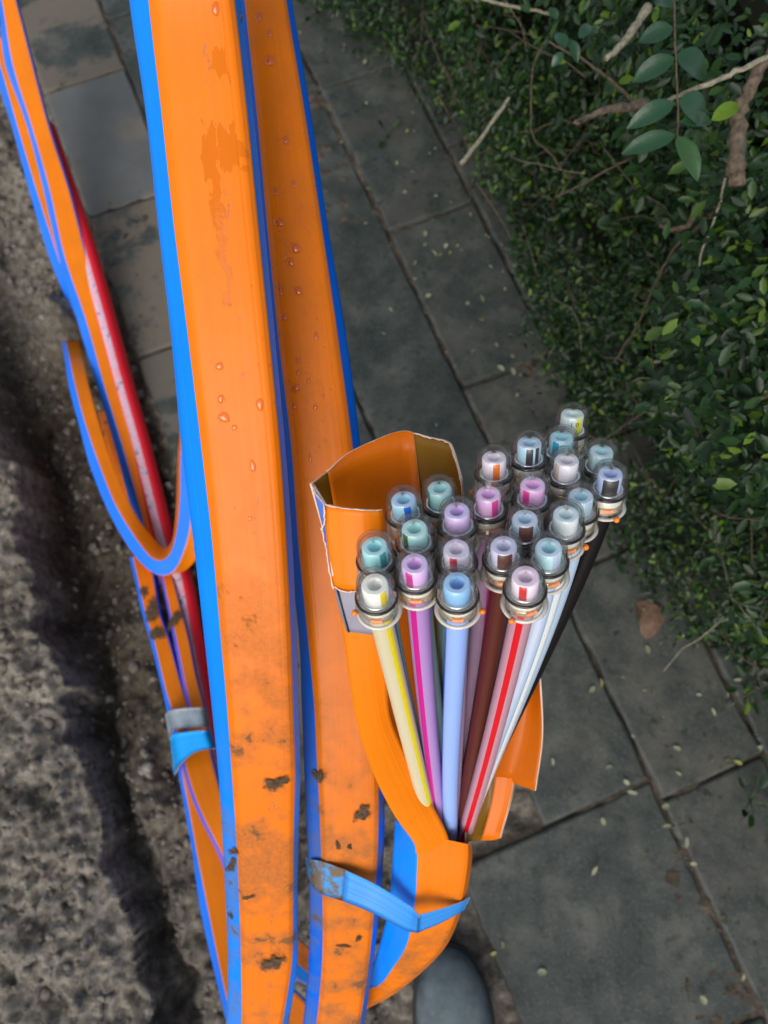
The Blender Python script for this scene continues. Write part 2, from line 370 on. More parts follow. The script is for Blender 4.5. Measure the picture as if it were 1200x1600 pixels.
# ------------------------------------------------------------------ setting: pavers, each an object under the pavement
pave = mk('pavement', [nsxy(-.14, -2.2)+(-.03,), nsxy(1.5, -2.2)+(-.03,), nsxy(1.5, 1.2)+(-.03,), nsxy(-.14, 1.2)+(-.03,)], [(0, 1, 2, 3)], M['soil'], loc=(0, 0, 0), smooth=False)
tag(pave, kind='structure')
def paver(n0, n1, s0, s1, sandy=False, top=0.0):
    slate = sandy and -1.3 < s0 < -1.2
    g = .0024; n0 += g; n1 -= g; s0 += g; s1 -= g; dep = .05
    kn = max(3, int((n1-n0)/.018)); ks = max(3, int((s1-s0)/.018)); b = .003
    aa = np.concatenate([[n0, n0+b, n0+2*b], np.linspace(n0+b, n1-b, kn)[1:-1], [n1-2*b, n1-b, n1]])
    ss = np.concatenate([[s0, s0+b, s0+2*b], np.linspace(s0+b, s1-b, ks)[1:-1], [s1-2*b, s1-b, s1]])
    tn = random.uniform(-.025, .025); ts = random.uniform(-.014, .014); seed = random.randint(0, 999)
    V = []; Fs = []; cn, cs = (n0+n1)/2, (s0+s1)/2
    rag = .0035
    for i, a in enumerate(aa):
        for j, s in enumerate(ss):
            x, y = nsxy(a, s); z = top+tn*(a-cn)+ts*(s-cs)
            z += (float(fbm(x*40, y*40, 3, seed))-.5)*.0035
            ei = i in (0, len(aa)-1); ej = j in (0, len(ss)-1)
            if ei or ej:
                z -= .0032+(.003 if ei and ej else 0)
                r = (float(fbm(x*55, y*55, 3, seed))-.5)*rag*3.6; x += r; y += r*.7
            V.append((x, y, z))
    m_ = len(ss)
    for i in range(len(aa)-1):
        for j in range(m_-1): Fs.append((i*m_+j, i*m_+j+1, (i+1)*m_+j+1, (i+1)*m_+j))
    rim = [i*m_ for i in range(len(aa))]+[(len(aa)-1)*m_+j for j in range(1, m_)]+[i*m_+m_-1 for i in range(len(aa)-2, -1, -1)]+[j for j in range(m_-2, 0, -1)]
    b0 = len(V)
    for r in rim: V.append((V[r][0], V[r][1], -dep))
    for k in range(len(rim)): k2 = (k+1) % len(rim); Fs.append((rim[k], rim[k2], b0+k2, b0+k))
    return mk('paver', V, [f[::-1] for f in Fs], M['paver_slate' if slate else 'paver_sandy' if sandy else ('paver_mottled' if n0 > .31 else 'paver')], parent=pave)
def row(n0, n1, cuts, sandy=False):
    for a, b in zip(cuts[:-1], cuts[1:]): paver(n0, n1, a, b, sandy, random.uniform(-.003, .003))
row(-.158, .0, [-2.2, -1.86, -1.57, -1.275, -.985, -.69, -.36, PAVE_END], True)
row(.0, .152, [-2.2, -1.75, -1.4, -1.05, -.82, -.5, -.2, PAVE_END+.02])
row(.152, .318, [-2.2, -1.6, -1.10, -.235, .211])
row(.318, .482, [-2.2, -1.76, -1.42, -1.09, -.757, -.439, -.097, .241, .58, .92, 1.2])
row(.02, .318, [.211, .52, .83, 1.2])
row(.482, .645, [-2.2, -1.9, -1.55, -1.2, -.88, -.6, -.27, .08, .40, .75, 1.2])
row(.645, .81, [-2.2, -1.75, -1.4, -1.1, -.757, -.439, -.097, .241, .58, .92, 1.2])

# ------------------------------------------------------------------ loose gravel and crumbs (uncountable)
def scatter_stones(name, n, region, rr, m, lim=None):
    ico = np.array([(1, 0, 0), (-1, 0, 0), (0, 1, 0), (0, -1, 0), (0, 0, 1), (0, 0, -1)], float)
    fc = np.array([(0, 2, 4), (2, 1, 4), (1, 3, 4), (3, 0, 4), (2, 0, 5), (1, 2, 5), (3, 1, 5), (0, 3, 5)])
    # one subdivision
    vs = list(map(tuple, ico)); mp = {}; f2 = []
    def mid(a, b):
        k = (min(a, b), max(a, b))
        if k not in mp: v = (np.array(vs[a])+np.array(vs[b])); v /= np.linalg.norm(v); vs.append(tuple(v)); mp[k] = len(vs)-1
        return mp[k]
    for a, b, c in fc:
        ab, bc, ca = mid(a, b), mid(b, c), mid(c, a); f2 += [(a, ab, ca), (b, bc, ab), (c, ca, bc), (ab, bc, ca)]
    B = np.array(vs); FB = np.array(f2); Vs = []; Fs = []; c = 0; tries = 0
    while c < n and tries < n*12:
        tries += 1
        x, y = region(); 
        z = hz(x, y)
        if lim and not lim(x, y): continue
        r = rr[0]*(rr[1]/rr[0])**(random.random()**2.2)
        q = B*(1+(rng.random((len(B), 1))-.5)*.5)*np.array([1, random.uniform(.6, 1), random.uniform(.45, .9)])*r
        th = random.random()*6.3; R = np.array([[math.cos(th), -math.sin(th), 0], [math.sin(th), math.cos(th), 0], [0, 0, 1]])
        Vs.append(q@R.T+np.array([x, y, z+r*.2])); Fs.append(FB+c*len(B)); c += 1
    o = link_mesh(name, fast_mesh(name, np.concatenate(Vs), np.concatenate(Fs), m, None, False)); return tag(o, kind='stuff')
def left_reg():
    return random.uniform(-.85, .02), random.uniform(-.5, 1.25)
def only_soil(x, y):
    n, s = xyns(x, y); return n < -.17 or (s > PAVE_END+.02 and n < .0)
tag(scatter_stones('soil_crumbs', 5200, left_reg, (.0012, .009), M['soil'], only_soil), 'loose crumbs of grey brown soil along the trench')
tag(scatter_stones('gravel', 900, left_reg, (.001, .0035), M['stone'], only_soil), 'small pale grit scattered over the dug soil')
def pave_reg(): return nsxy(random.choice([-.0, .152, .318, .482, random.uniform(-.15, .5)])+random.gauss(0, .012), random.uniform(-1.4, .6))
g_ = scatter_stones('joint_grit', 1500, pave_reg, (.0006, .0022), M['stone'], lambda x, y: -.2 < xyns(x, y)[0]); tag(g_, 'fine grit lying in and around the paving joints')

# ------------------------------------------------------------------ ducts
BVH = {}
def ring_duct(root, stations, kinds, mats, sub=8, rnd=.05, pull=.35, v0=0.0, bvh=None, names=None, ul=None):
    """stations: list of rings [(x,y,Z)...] given as photo point + distance; kinds[i]: group id of side i (V_i -> V_i+1)"""
    A = catmull(np.array(stations, float), sub); nr, k, _ = A.shape
    W = np.zeros((nr, k, 3))
    for i in range(nr):
        for j in range(k): W[i, j] = P(*A[i, j])
    v = np.concatenate([[0], np.cumsum(np.linalg.norm(np.diff(W.mean(1), axis=0), axis=1))])+v0
    nxt = np.roll(W, -1, 1); prv = np.roll(W, 1, 1)
    corner = W*(1-pull*2*rnd*2)+(nxt+prv)*(pull*rnd*2)
    out = []
    for g in sorted(set(kinds)):
        V = []; Fs = []; UV = []
        for j in range(k):
            if kinds[j] != g: continue
            j2 = (j+1) % k; cols = [corner[:, j], W[:, j]*(1-rnd)+W[:, j2]*rnd, W[:, j]*(1-rnd*2.4)+W[:, j2]*rnd*2.4, W[:, j]*.5+W[:, j2]*.5,
                    W[:, j]*rnd*2.4+W[:, j2]*(1-rnd*2.4), W[:, j]*rnd+W[:, j2]*(1-rnd), corner[:, j2]]
            us = [0, rnd, rnd*2.4, .5, 1-rnd*2.4, 1-rnd, 1]; b = len(V)
            if ul: us = [ul[j][0]+(ul[j][1]-ul[j][0])*q_ for q_ in us]
            for i in range(nr):
                for c, uu in zip(cols, us): V.append(tuple(c[i])); UV.append((uu, v[i]))
            nc = len(cols)
            for i in range(nr-1):
                for c in range(nc-1): a = b+i*nc+c; Fs.append((a, a+1, a+nc+1, a+nc))
        # end cap closes the body
        nm = (names or {}).get(g, 'sheath' if g == 0 else 'side_stripe')
        o = mk(nm, V, Fs, mats[g], parent=root, uv=UV); out.append(o)
        if bvh:
            BVH.setdefault(bvh, ([], [])); bV, bF = BVH[bvh]; b0 = len(bV); bV += V; bF += [tuple(q+b0 for q in f) for f in Fs]
    return out
def hexring(bl, ol, orr, br, Z, y, dl, dr, th):
    """horizontal station: x positions of blue-left, orange-left, orange-right, blue-right at row y"""
    w_ = orr-ol
    return [(bl, y, Z+dl), (ol, y, Z+.0016), (ol+w_*.085, y, Z-.0012), (orr-w_*.085, y, Z-.0012), (orr, y, Z+.0016), (br, y, Z+dr), (br-(br-bl)*.08, y, Z+th), (bl+(br-bl)*.08, y, Z+th)]
def yz(tab): return tab
GD = 'thick flat duct bundles standing up out of the trench'
# front-left bundle
m1 = duct_mat('orange_duct_front', ORANGE, (.22, .42), .04, wet=[(.44, .60, .082, .128), (.50, .58, .10, .165), (.62, .92, .085, .103), (.66, .84, .052, .064)], marks=True)
b1 = duct_mat('blue_duct_front', BLUE, (.36, .5), .02, tint=(.12, .12, .11))
T1 = [(-160, 186, 222, 345, 372, .295), (0, 200, 234, 367, 378, .312), (177, 226, 254, 387, 397, .325), (350, 245, 273, 404, 414, .336), (530, 266, 296, 422, 431, .347), (700, 282, 317, 438, 447, .360),
      (850, 301, 334, 448, 458, .372), (1000, 318, 347, 455, 465, .388), (1100, 329, 356, 458, 468, .402), (1200, 339, 363, 461, 471, .42), (1300, 346, 370, 459, 468, .442), (1400, 351, 375, 458, 466, .466), (1500, 355, 378, 456, 466, .492), (1600, 352, 379, 441, 452, .52), (1720, 340, 372, 420, 432, .55)]
r1 = empty('duct_bundle', P(400, 1700, .55), 'thickest orange duct bundle, nearest the camera, with a bright blue left side', 'cable duct', GD)
ring_duct(r1, [hexring(bl, ol, r_, br, Z, y, .013, .012, .026) for (y, bl, ol, r_, br, Z) in T1], [1, 0, 0, 0, 1, 1, 0, 1], {0: m1, 1: b1}, bvh='d1', rnd=.12, ul=[(2, 3), (0, .085), (.085, .915), (.915, 1), (2, 3), (2, 3), (2, 3), (2, 3)])
# second bundle
m2 = duct_mat('orange_duct_second', (.78, .180, .001), (.40, .58), .26, marks=False, mud=.0, tint=(.20, .090, .032))
b2 = duct_mat('blue_duct_second_shaded', (.0, .13, .68), (.4, .55), .05, tint=(.12, .12, .11))  # shade on this bundle's sides is put into a darker base blue
T2 = [(-160, 345, 368, 426, 436, .375), (0, 366, 383, 447, 457, .383), (177, 388, 402, 476, 487, .39), (350, 404, 418, 502, 513, .396), (530, 421, 436, 528, 543, .402), (700, 440, 456, 551, 565, .408),
      (850, 450, 467, 567, 580, .415), (1000, 466, 482, 580, 590, .424), (1100, 470, 492, 586, 596, .434), (1200, 474, 497, 591, 601, .446), (1300, 478, 502, 591, 602, .462), (1400, 482, 505, 586, 596, .482), (1500, 481, 505, 577, 585, .506), (1600, 472, 496, 562, 570, .532), (1720, 455, 480, 540, 550, .56)]
r2 = empty('duct_bundle', P(510, 1700, .56), 'upright orange duct bundle dotted with water drops, between thickest and cut open bundle', 'cable duct', GD)
ring_duct(r2, [hexring(bl, ol, r_, br, Z, y, .010, .010, .020) for (y, bl, ol, r_, br, Z) in T2], [1, 0, 0, 0, 1, 1, 0, 1], {0: m2, 1: b2}, bvh='d2', rnd=.12, ul=[(2, 3), (0, .085), (.085, .915), (.915, 1), (2, 3), (2, 3), (2, 3), (2, 3)])
# cut bundle (lower sleeve)
m3 = duct_mat('orange_sleeve', (.82, .190, .001), (.035, .12), .04); b3 = duct_mat('blue_sleeve', BLUE, (5, 6), .03)
def st3(bl, ol, orr, Z, th=.030, lean=.022):
    dx, dy = orr[0]-ol[0], orr[1]-ol[1]; L = math.hypot(dx, dy); ux, uy = dx/L, dy/L
    return [(bl[0], bl[1], Z+lean), (ol[0], ol[1], Z), (orr[0], orr[1], Z+.004), (orr[0]+ux*7, orr[1]+uy*7, Z+.02), (orr[0]-ux*4, orr[1]-uy*4, Z+th), (bl[0]+ux*6, bl[1]+uy*6, Z+th+.008)]
r3 = empty('open_duct_bundle', P(590, 1560, .57), 'duct bundle cut open, its orange sleeve peeled back round the small tubes', 'cable duct')
ST3 = [st3((617, 1280), (640, 1300), (731, 1319), .440), st3((614, 1328), (650, 1328), (731, 1342), .446), st3((611, 1370), (650, 1370), (726, 1380), .455), st3((608, 1411), (647, 1413), (718, 1413), .466),
       st3((598, 1458), (636, 1474), (693, 1474), .486), st3((584, 1502), (614, 1512), (650, 1520), .515, .026, .018), st3((574, 1542), (588, 1541), (595, 1558), .548, .02, .012), st3((548, 1552), (542, 1535), (540, 1572), .575, .02, .01), st3((470, 1530), (472, 1470), (473, 1512), .60, .02, .01), st3((420, 1480), (420, 1430), (420, 1470), .63, .02, .01)]
ring_duct(r3, ST3, [1, 0, 0, 0, 0, 1], {0: m3, 1: b3}, bvh='d3', sub=7)

M['inner'] = duct_mat('sleeve_inside_orange', (.74, .165, .002), (9, 10), .03)
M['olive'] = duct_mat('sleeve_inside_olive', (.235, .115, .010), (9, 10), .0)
M['sleeve_light'] = duct_mat('sleeve_face_orange', (.84, .205, .001), (9, 10), .0)
M['foil'] = noisy('violet_grey_tape', [(.3, (.20, .19, .24)), (.7, (.27, .255, .32))], 70, .38, .2, .0006, spec=.6)
M['torn'] = mat('torn_plastic', (.82, .62, .50), .6)
def sheet(name, rows, front, back, parent, sub=6, th=.0011, raged=0):
    A = catmull(np.array(rows, float), sub); A = np.swapaxes(A, 0, 1); A = catmull(A, sub) if A.shape[0] > 2 else catmull(A, max(2, sub)); A = np.swapaxes(A, 0, 1)
    n, k, _ = A.shape; W = np.array([[P(*A[i, j]) for j in range(k)] for i in range(n)])
    if raged:
        for j in range(k): W[0, j] += np.array(camdir((0, random.uniform(-1, 1)*raged, 0)))
    gi = np.gradient(W, axis=0); gj = np.gradient(W, axis=1); Nn = np.cross(gi, gj); Nn /= np.linalg.norm(Nn, axis=2, keepdims=True)+1e-12
    mid = W[n//2, k//2]; tc = np.array(CL)-mid
    if np.dot(Nn[n//2, k//2], tc) < 0: Nn = -Nn; flip = True
    else: flip = False
    B = W-Nn*th; V = [tuple(v) for v in W.reshape(-1, 3)]+[tuple(v) for v in B.reshape(-1, 3)]; o = n*k
    UV = [(j/(k-1), i*.004) for i in range(n) for j in range(k)]*2
    Fs = []; mi = []
    for i in range(n-1):
        for j in range(k-1):
            a = i*k+j; f = (a, a+k, a+k+1, a+1)
            Fs.append(f[::-1] if flip else f); mi.append(0); g = tuple(q+o for q in f); Fs.append(g if flip else g[::-1]); mi.append(1)
    rim = [j for j in range(k)]+[i*k+k-1 for i in range(1, n)]+[(n-1)*k+j for j in range(k-2, -1, -1)]+[i*k for i in range(n-2, 0, -1)]
    for q in range(len(rim)): a, b = rim[q], rim[(q+1) % len(rim)]; Fs.append((a, b, b+o, a+o)); mi.append(2)
    return mk(name, V, Fs, [front, back, M['torn']], parent=parent, mi=mi, uv=UV)
# back of the sleeve: left inner side, wide inner back, right inner side
sheet('sleeve_panel', [[(487, 757, .313), (512, 738, .324)], [(512, 850, .345), (534, 850, .356)], [(560, 1050, .395), (585, 1050, .405)], [(625, 1280, .452), (645, 1280, .462)]], M['olive'], b3, r3)
sheet('sleeve_panel', [[(512, 738, .324), (545, 709, .330), (600, 683, .335), (630, 674, .337), (646, 677, .336)], [(534, 850, .356), (560, 850, .360), (600, 850, .364), (640, 850, .365), (664, 850, .362)],
      [(585, 1050, .405), (600, 1050, .41), (625, 1050, .415), (650, 1050, .415), (672, 1050, .41)], [(645, 1280, .462), (655, 1280, .47), (670, 1280, .475), (690, 1280, .475), (700, 1280, .47)]], M['inner'], M['inner'], r3, sub=5)
sheet('sleeve_panel', [[(646, 677, .336), (672, 684, .332), (697, 690, .328), (706, 703, .325), (719, 748, .318)], [(655, 765, .350), (680, 770, .345), (700, 775, .340), (710, 780, .337), (722, 790, .333)], [(664, 850, .362), (684, 850, .36), (700, 850, .356), (712, 850, .352), (724, 850, .348)], [(700, 1280, .47), (710, 1280, .468), (718, 1280, .466), (725, 1280, .464), (732, 1285, .46)]], M['olive'], b3, r3, sub=5)
# front-left face with torn rim, the tape piece and the strip that joins the sleeve below
sheet('sleeve_face', [[(507, 789, .304), (550, 796, .300), (598, 797, .300)], [(511, 850, .311), (555, 856, .308), (604, 856, .308)], [(521, 919, .320), (560, 926, .317), (609, 918, .317)]], M['sleeve_light'], M['olive'], r3, raged=.0004)
sheet('sleeve_panel', [[(487, 757, .313), (507, 789, .304)], [(502, 815, .318), (509, 820, .3075)], [(517, 895, .326), (519, 900, .317)]], b3, M['olive'], r3)
sheet('tape_piece', [[(522, 915, .3215), (560, 920, .3195), (606, 918, .319)], [(529, 950, .326), (566, 954, .324), (606, 958, .324)], [(541, 987, .331), (575, 991, .329), (606, 995, .329)]], M['foil'], M['foil'], r3)
v_, f_ = tube_geo([P(527, 922, .3212), P(534, 948, .3248), P(545, 988, .3302)], [.0004]*3, 6); mk('tape_seam', v_, f_, M['ink'], parent=r3)
sheet('sleeve_strip', [[(524, 930, .3245), (560, 930, .3235), (600, 930, .326)], [(535, 985, .334), (570, 990, .333), (604, 1000, .336)], [(547, 1070, .350), (578, 1070, .350), (605, 1070, .353)], [(560, 1140, .368), (590, 1135, .368), (611, 1125, .370)],
      [(585, 1212, .392), (615, 1200, .393), (638, 1186, .395)], [(615, 1272, .418), (645, 1260, .419), (668, 1243, .421)], [(646, 1316, .4385), (672, 1312, .4390), (698, 1302, .4395)], [(650, 1336, .4495), (676, 1334, .4495), (702, 1328, .4500)]], M['sleeve_light'], M['olive'], r3, sub=5)
# white torn rims
def rim(pts, r=.00045, name='torn_edge', m=None):
    A = catmull(np.array(pts, float), 6); q = [P(*a)+camdir((random.uniform(-1, 1)*r*.9, random.uniform(-1, 1)*r*.9, 0)) for a in A]
    v, f = tube_geo(q, [r*random.uniform(.5, 1.3) for _ in q], 5); mk(name, v, f, m or M['torn'], parent=r3)
rim([(505, 788, .3035), (550, 796, .2995), (598, 797, .2995)], .0003)
rim([(487, 757, .3125), (496, 775, .308), (505, 788, .303), (507, 815, .305), (503, 830, .3075), (510, 860, .312), (514, 890, .316), (521, 919, .3195)], .0004)
rim([(518, 916, .3195), (535, 923, .318), (552, 925, .3165), (570, 921, .3165), (600, 920, .3165)], .0004)
rim([(646, 677, .3355), (672, 684, .3315), (697, 690, .3275), (706, 703, .3245), (719, 748, .3175), (722, 770, .321)], .0003)
rim([(487, 757, .3125), (512, 738, .3235), (545, 709, .3295), (600, 683, .3345), (630, 674, .3365), (646, 677, .3355)], .00022, m=M['sleeve_light'])
M['flap_in'] = duct_mat('flap_inside_shaded_orange', (.56, .125, .002), (9, 10), .05)  # duller inside orange, darkened further to put the flap's shade into the colour
# right flap hanging open behind the tubes
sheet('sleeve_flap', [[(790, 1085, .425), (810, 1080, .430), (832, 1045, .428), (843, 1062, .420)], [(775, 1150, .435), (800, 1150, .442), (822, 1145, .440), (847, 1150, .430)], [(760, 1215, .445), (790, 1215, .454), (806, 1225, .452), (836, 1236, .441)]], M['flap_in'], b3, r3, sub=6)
sheet('sleeve_flap', [[(735, 1190, .450), (760, 1190, .458), (780, 1190, .456), (806, 1200, .4515)], [(730, 1250, .455), (757, 1255, .463), (775, 1260, .462), (800, 1245, .456)], [(728, 1315, .455), (748, 1314, .468), (768, 1312, .468), (781, 1309, .462)]], M['olive'], b3, r3, sub=6)
sheet('sleeve_flap', [[(776, 1195, .4545), (792, 1195, .4535), (807, 1198, .4505)], [(768, 1252, .460), (785, 1252, .4585), (798, 1246, .4555)], [(752, 1313, .4655), (768, 1313, .4645), (781, 1310, .461)]], M['inner'], b3, r3, sub=5)

# ------------------------------------------------------------------ small tubes with clear end caps
CAPS = [  # x, y, ring colour, body colour, stripe colour, stripe angle, label
 (586, 917, (.80, .84, .66), (.62, .56, .36), (.82, .66, .01), 50, 'cream tube with a yellow stripe, frontmost at the left end of the cluster'),
 (586, 858, (.30, .66, .74), (.40, .60, .62), (.01, .34, .38), 40, 'pale cyan tube with a turquoise stripe, directly behind the cream and yellow one'),
 (631, 785, (.30, .50, .82), (.36, .50, .80), (.0, .14, .80), 70, 'pale blue tube with a narrow bright blue stripe in front of the open sleeve'),
 (648, 830, (.36, .66, .64), (.30, .52, .48), (.03, .12, .02), 130, 'mint tube with a dark green stripe, second behind the magenta striped one'),
 (687, 768, (.34, .60, .60), (.30, .52, .50), (.08, .40, .34), 155, 'plain sea green tube standing against the rim of the sleeve'),
 (714, 803, (.48, .42, .76), (.45, .38, .70), (.30, .14, .55), 170, 'plain lilac tube behind the one with the small red mark'),
 (648, 885, (.56, .40, .78), (.42, .24, .52), (.55, .01, .25), 112, 'lilac tube with a wide magenta stripe, second from the left in the front row'),
 (713, 862, (.66, .58, .80), (.50, .36, .50), (.58, .02, .06), 105, 'white lilac tube with a small red mark directly behind the blue one'),
 (714, 915, (.16, .44, .86), (.30, .45, .86), (.02, .17, .72), 8, 'plain light blue tube in the middle of the front row'),
 (763, 777, (.68, .42, .72), (.55, .36, .52), (.76, .04, .32), 60, 'pale pink tube with right hand pink stripe, before the orange striped one'),
 (772, 720, (.66, .56, .66), (.60, .45, .42), (.86, .20, .01), 80, 'white tube with an orange stripe, leftmost of the rear row'),
 (827, 697, (.36, .46, .66), (.42, .50, .60), (.02, .02, .03), 95, 'grey white tube with black stripes, second from the left in the rear row'),
 (832, 762, (.72, .42, .72), (.60, .40, .55), (.84, .05, .36), 128, 'rose pink tube with left hand pink stripe, mid cluster'),
 (820, 815, (.45, .52, .72), (.50, .48, .55), (.13, .04, .03), 88, 'bluish white tube with small brown mark behind the wide brown banded one'),
 (787, 857, (.46, .46, .70), (.11, .018, .016), (.11, .028, .018), 92, 'tube with a wide brown band, behind and left of the red striped one'),
 (821, 905, (.74, .52, .68), (.50, .27, .33), (.62, .008, .015), 105, 'pink tube with a red stripe, rightmost of the front row'),
 (857, 860, (.42, .62, .78), (.62, .70, .84), (.52, .62, .80), 60, 'plain bluish white tube behind the red striped one'),
 (884, 808, (.52, .70, .80), (.60, .70, .80), (.80, .84, .84), 75, 'tube with a white block mark, second from the front of the right side'),
 (885, 724, (.60, .56, .64), (.60, .50, .50), (.62, .50, .46), 150, 'plain pinkish grey tube between the cyan striped one and the dark banded one'),
 (907, 780, (.42, .58, .76), (.46, .56, .66), (.44, .56, .70), 60, 'plain pale blue tube left of the dark banded one'),
 (877, 688, (.30, .58, .70), (.50, .66, .74), (.0, .40, .68), 125, 'white tube with a cyan stripe, just in front of the rearmost one'),
 (894, 652, (.50, .66, .62), (.70, .72, .62), (.84, .80, .0), 55, 'white tube numbered 10 with a yellow stripe, rearmost of all'),
 (939, 710, (.44, .62, .70), (.62, .72, .78), (.50, .60, .66), 160, 'white tube with a small printed cross, rear right beside the dark banded one'),
 (953, 745, (.34, .44, .66), (.30, .32, .36), (.006, .004, .005), 88, 'near black tube with a dark brown band, rightmost of the cluster'),
]
N_CAP = len(CAPS); RT = .0046; LC = .0222; RB = .0083
view = []
for c in CAPS:
    x, y = c[0], c[1]; r = -(camdir(((x-600)/F, -(y-800)/F, -1))).normalized()
    al = math.radians(31+(917-y)*(27/265.0)); dx = -(.17-(x-586)*(.36/367.0))
    e = camdir((dx, 1, 0)); e = (e-r*e.dot(r)).normalized(); view.append((r, (r*math.cos(al)+e*math.sin(al)).normalized()))
Zc = [.270+(917-c[1])*.000185 for c in CAPS]
for it in range(400):      # push crowded caps apart along the sight line so they do not run into each other
    for i in range(N_CAP):
        for j in range(i+1, N_CAP):
            if math.hypot(CAPS[i][0]-CAPS[j][0], CAPS[i][1]-CAPS[j][1]) > 110: continue
            a = P(CAPS[i][0], CAPS[i][1], Zc[i]); b = P(CAPS[j][0], CAPS[j][1], Zc[j]); ax = (view[i][1]+view[j][1]).normalized()
            d = b-a; pd = (d-ax*d.dot(ax)).length
            if pd < 2*RB-.0003 and abs(d.dot(ax)) < .02:
                s = 1 if CAPS[j][1] < CAPS[i][1] else -1
                Zc[j] += s*.00005; Zc[i] -= s*.00003
tm = {}
def tube_mat(name, c):
    m = mat(name, c, .36, .3, **{'Subsurface Weight': .25, 'Subsurface Radius': (.003, .003, .003), 'Subsurface Scale': .6}); return m
def lathe(prof, a, b, ax, o, seg=28, closed=False):
    V = []; Fs = []
    for (z, r) in prof:
        for k in range(seg): f = 2*math.pi*k/seg; V.append(o+ax*z+(a*math.cos(f)+b*math.sin(f))*r)
    for i in range(len(prof)-1):
        for k in range(seg): k2 = (k+1) % seg; Fs.append((i*seg+k, i*seg+k2, (i+1)*seg+k2, (i+1)*seg+k))
    if closed:
        for k in range(seg): k2 = (k+1) % seg; i = len(prof)-1; Fs.append((i*seg+k, i*seg+k2, k2, k))
    return V, Fs
def text_mesh(txt, size, org, X, Y, parent, m, name):
    c = bpy.data.curves.new('t', 'FONT'); c.body = txt; c.size = size; c.align_x = 'CENTER'; c.align_y = 'CENTER'
    o = bpy.data.objects.new('t', c); COL.objects.link(o); dg = bpy.context.evaluated_depsgraph_get(); me = o.evaluated_get(dg).to_mesh()
    V = [v.co.copy() for v in me.vertices]; Fs = [tuple(p.vertices) for p in me.polygons]; bpy.data.objects.remove(o); Zn = X.cross(Y); W = []
    for v in V:
        ang = v.x/RT; W.append(org+Y*v.y+X*math.sin(ang)*RT*1.09+Zn*(math.cos(ang))*RT*1.095)
    mk(name, W, Fs, m, parent=parent, smooth=False)
for i, (x, y, ringc, bodyc, stc, sang, lab) in enumerate(CAPS):
    r, ax = view[i]; top = P(x, y, Zc[i]); base = top-ax*.0172      # centre of the tube mouth is 2.5 mm below the dome top
    bx = min(729, 704+(x-714)*.21); by = 1302-(917-y)*.10; bz = .466+(917-y)*.00012
    B0 = P(bx, by, bz); low = P(bx-14-(x-714)*.03, by+60, bz+.012)
    root = empty('small_tube', B0, 'capped '+lab, 'small tube', 'small colour coded tubes with clear end caps')
    L = (base-B0).length; p1 = B0+(base-B0).normalized()*L*.35+(B0-low).normalized()*L*.03; p2 = base-(ax*.5+(base-B0).normalized()*.5)*L*.26
    rj = random.Random(i*7+1); p1 = p1+camdir((rj.uniform(-.004, .004), 0, rj.uniform(-.001, .001))); p2 = p2+camdir((rj.uniform(-.0018, .0018), 0, 0))
    pts = [low, low.lerp(B0, .5)]
    for k in range(21):
        t = k/20; pts.append(B0*(1-t)**3+p1*3*t*(1-t)**2+p2*3*t*t*(1-t)+base*t**3)
    ztop = LC-.0034
    for zz in (.004, .010, ztop-.0004, ztop): pts.append(base+ax*zz)
    seg = 32; ref = camdir((1, 0, 0)); V = []; Fs = []; mi = []; UV = []
    sm = 3 if 'wide brown' not in lab and 'dark brown' not in lab and 'block' not in lab else 6
    ks = {(int(round(sang/360*seg))+q-sm//2) % seg for q in range(sm)}; ks |= {(k+seg//2) % seg for k in ks}
    if 'black stripes' in lab: ks |= {(int(round(40/360*seg))+q) % seg for q in range(2)}
    if i == 23: ks = set(range(3, 17))
    if i == 8: ks = {31, 0, 1, 14, 15, 16, 17}
    for a_, p in enumerate(pts):
        T = pts[min(a_+1, len(pts)-1)]-pts[max(a_-1, 0)]
        if a_ == len(pts)-1: T = ax
        n1, n2 = frame(T, ref); rr = RT*(.93 if a_ == len(pts)-1 else 1)*(1.08 if a_ >= len(pts)-3 else 1)
        # frame: n1 to the right, n2 = T x n1 faces away from viewer or to it
        if n2.dot(r) < 0: n2 = -n2
        for k in range(seg): f = 2*math.pi*k/seg; V.append(p+(n1*math.cos(f)+n2*math.sin(f))*rr)
    for a_ in range(len(pts)-1):
        for k in range(seg):
            k2 = (k+1) % seg; Fs.append((a_*seg+k, a_*seg+k2, (a_+1)*seg+k2, (a_+1)*seg+k)); mi.append(1 if k in ks else 0)
    # mouth: ring, bore
    last = (len(pts)-1)*seg; end = pts[-1]; n1, n2 = frame(ax, ref)
    if n2.dot(r) < 0: n2 = -n2
    prev = last
    for (rr, dz) in ((.0045, .0003), (.0029, .0003), (.0026, -.0001), (.0022, -.0055), (.0001, -.0056)):
        b = len(V)
        for k in range(seg): f = 2*math.pi*k/seg; V.append(end+ax*dz+(n1*math.cos(f)+n2*math.sin(f))*rr)
        for k in range(seg): k2 = (k+1) % seg; Fs.append((prev+k, prev+k2, b+k2, b+k)); mi.append(3 if rr > .0027 else 2)
        prev = b
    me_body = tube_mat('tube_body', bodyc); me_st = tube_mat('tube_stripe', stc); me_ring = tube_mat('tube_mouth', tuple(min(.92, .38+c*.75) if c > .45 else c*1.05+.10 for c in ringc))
    # inside the cap the tube is the paler end: same plastic as its mouth
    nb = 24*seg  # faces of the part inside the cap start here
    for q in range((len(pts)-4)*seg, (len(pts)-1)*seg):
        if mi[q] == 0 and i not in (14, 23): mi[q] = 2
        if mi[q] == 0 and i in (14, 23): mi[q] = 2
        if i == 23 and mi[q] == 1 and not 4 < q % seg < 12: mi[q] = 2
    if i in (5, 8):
        for q in range((len(pts)-4)*seg, (len(pts)-1)*seg): mi[q] = 2
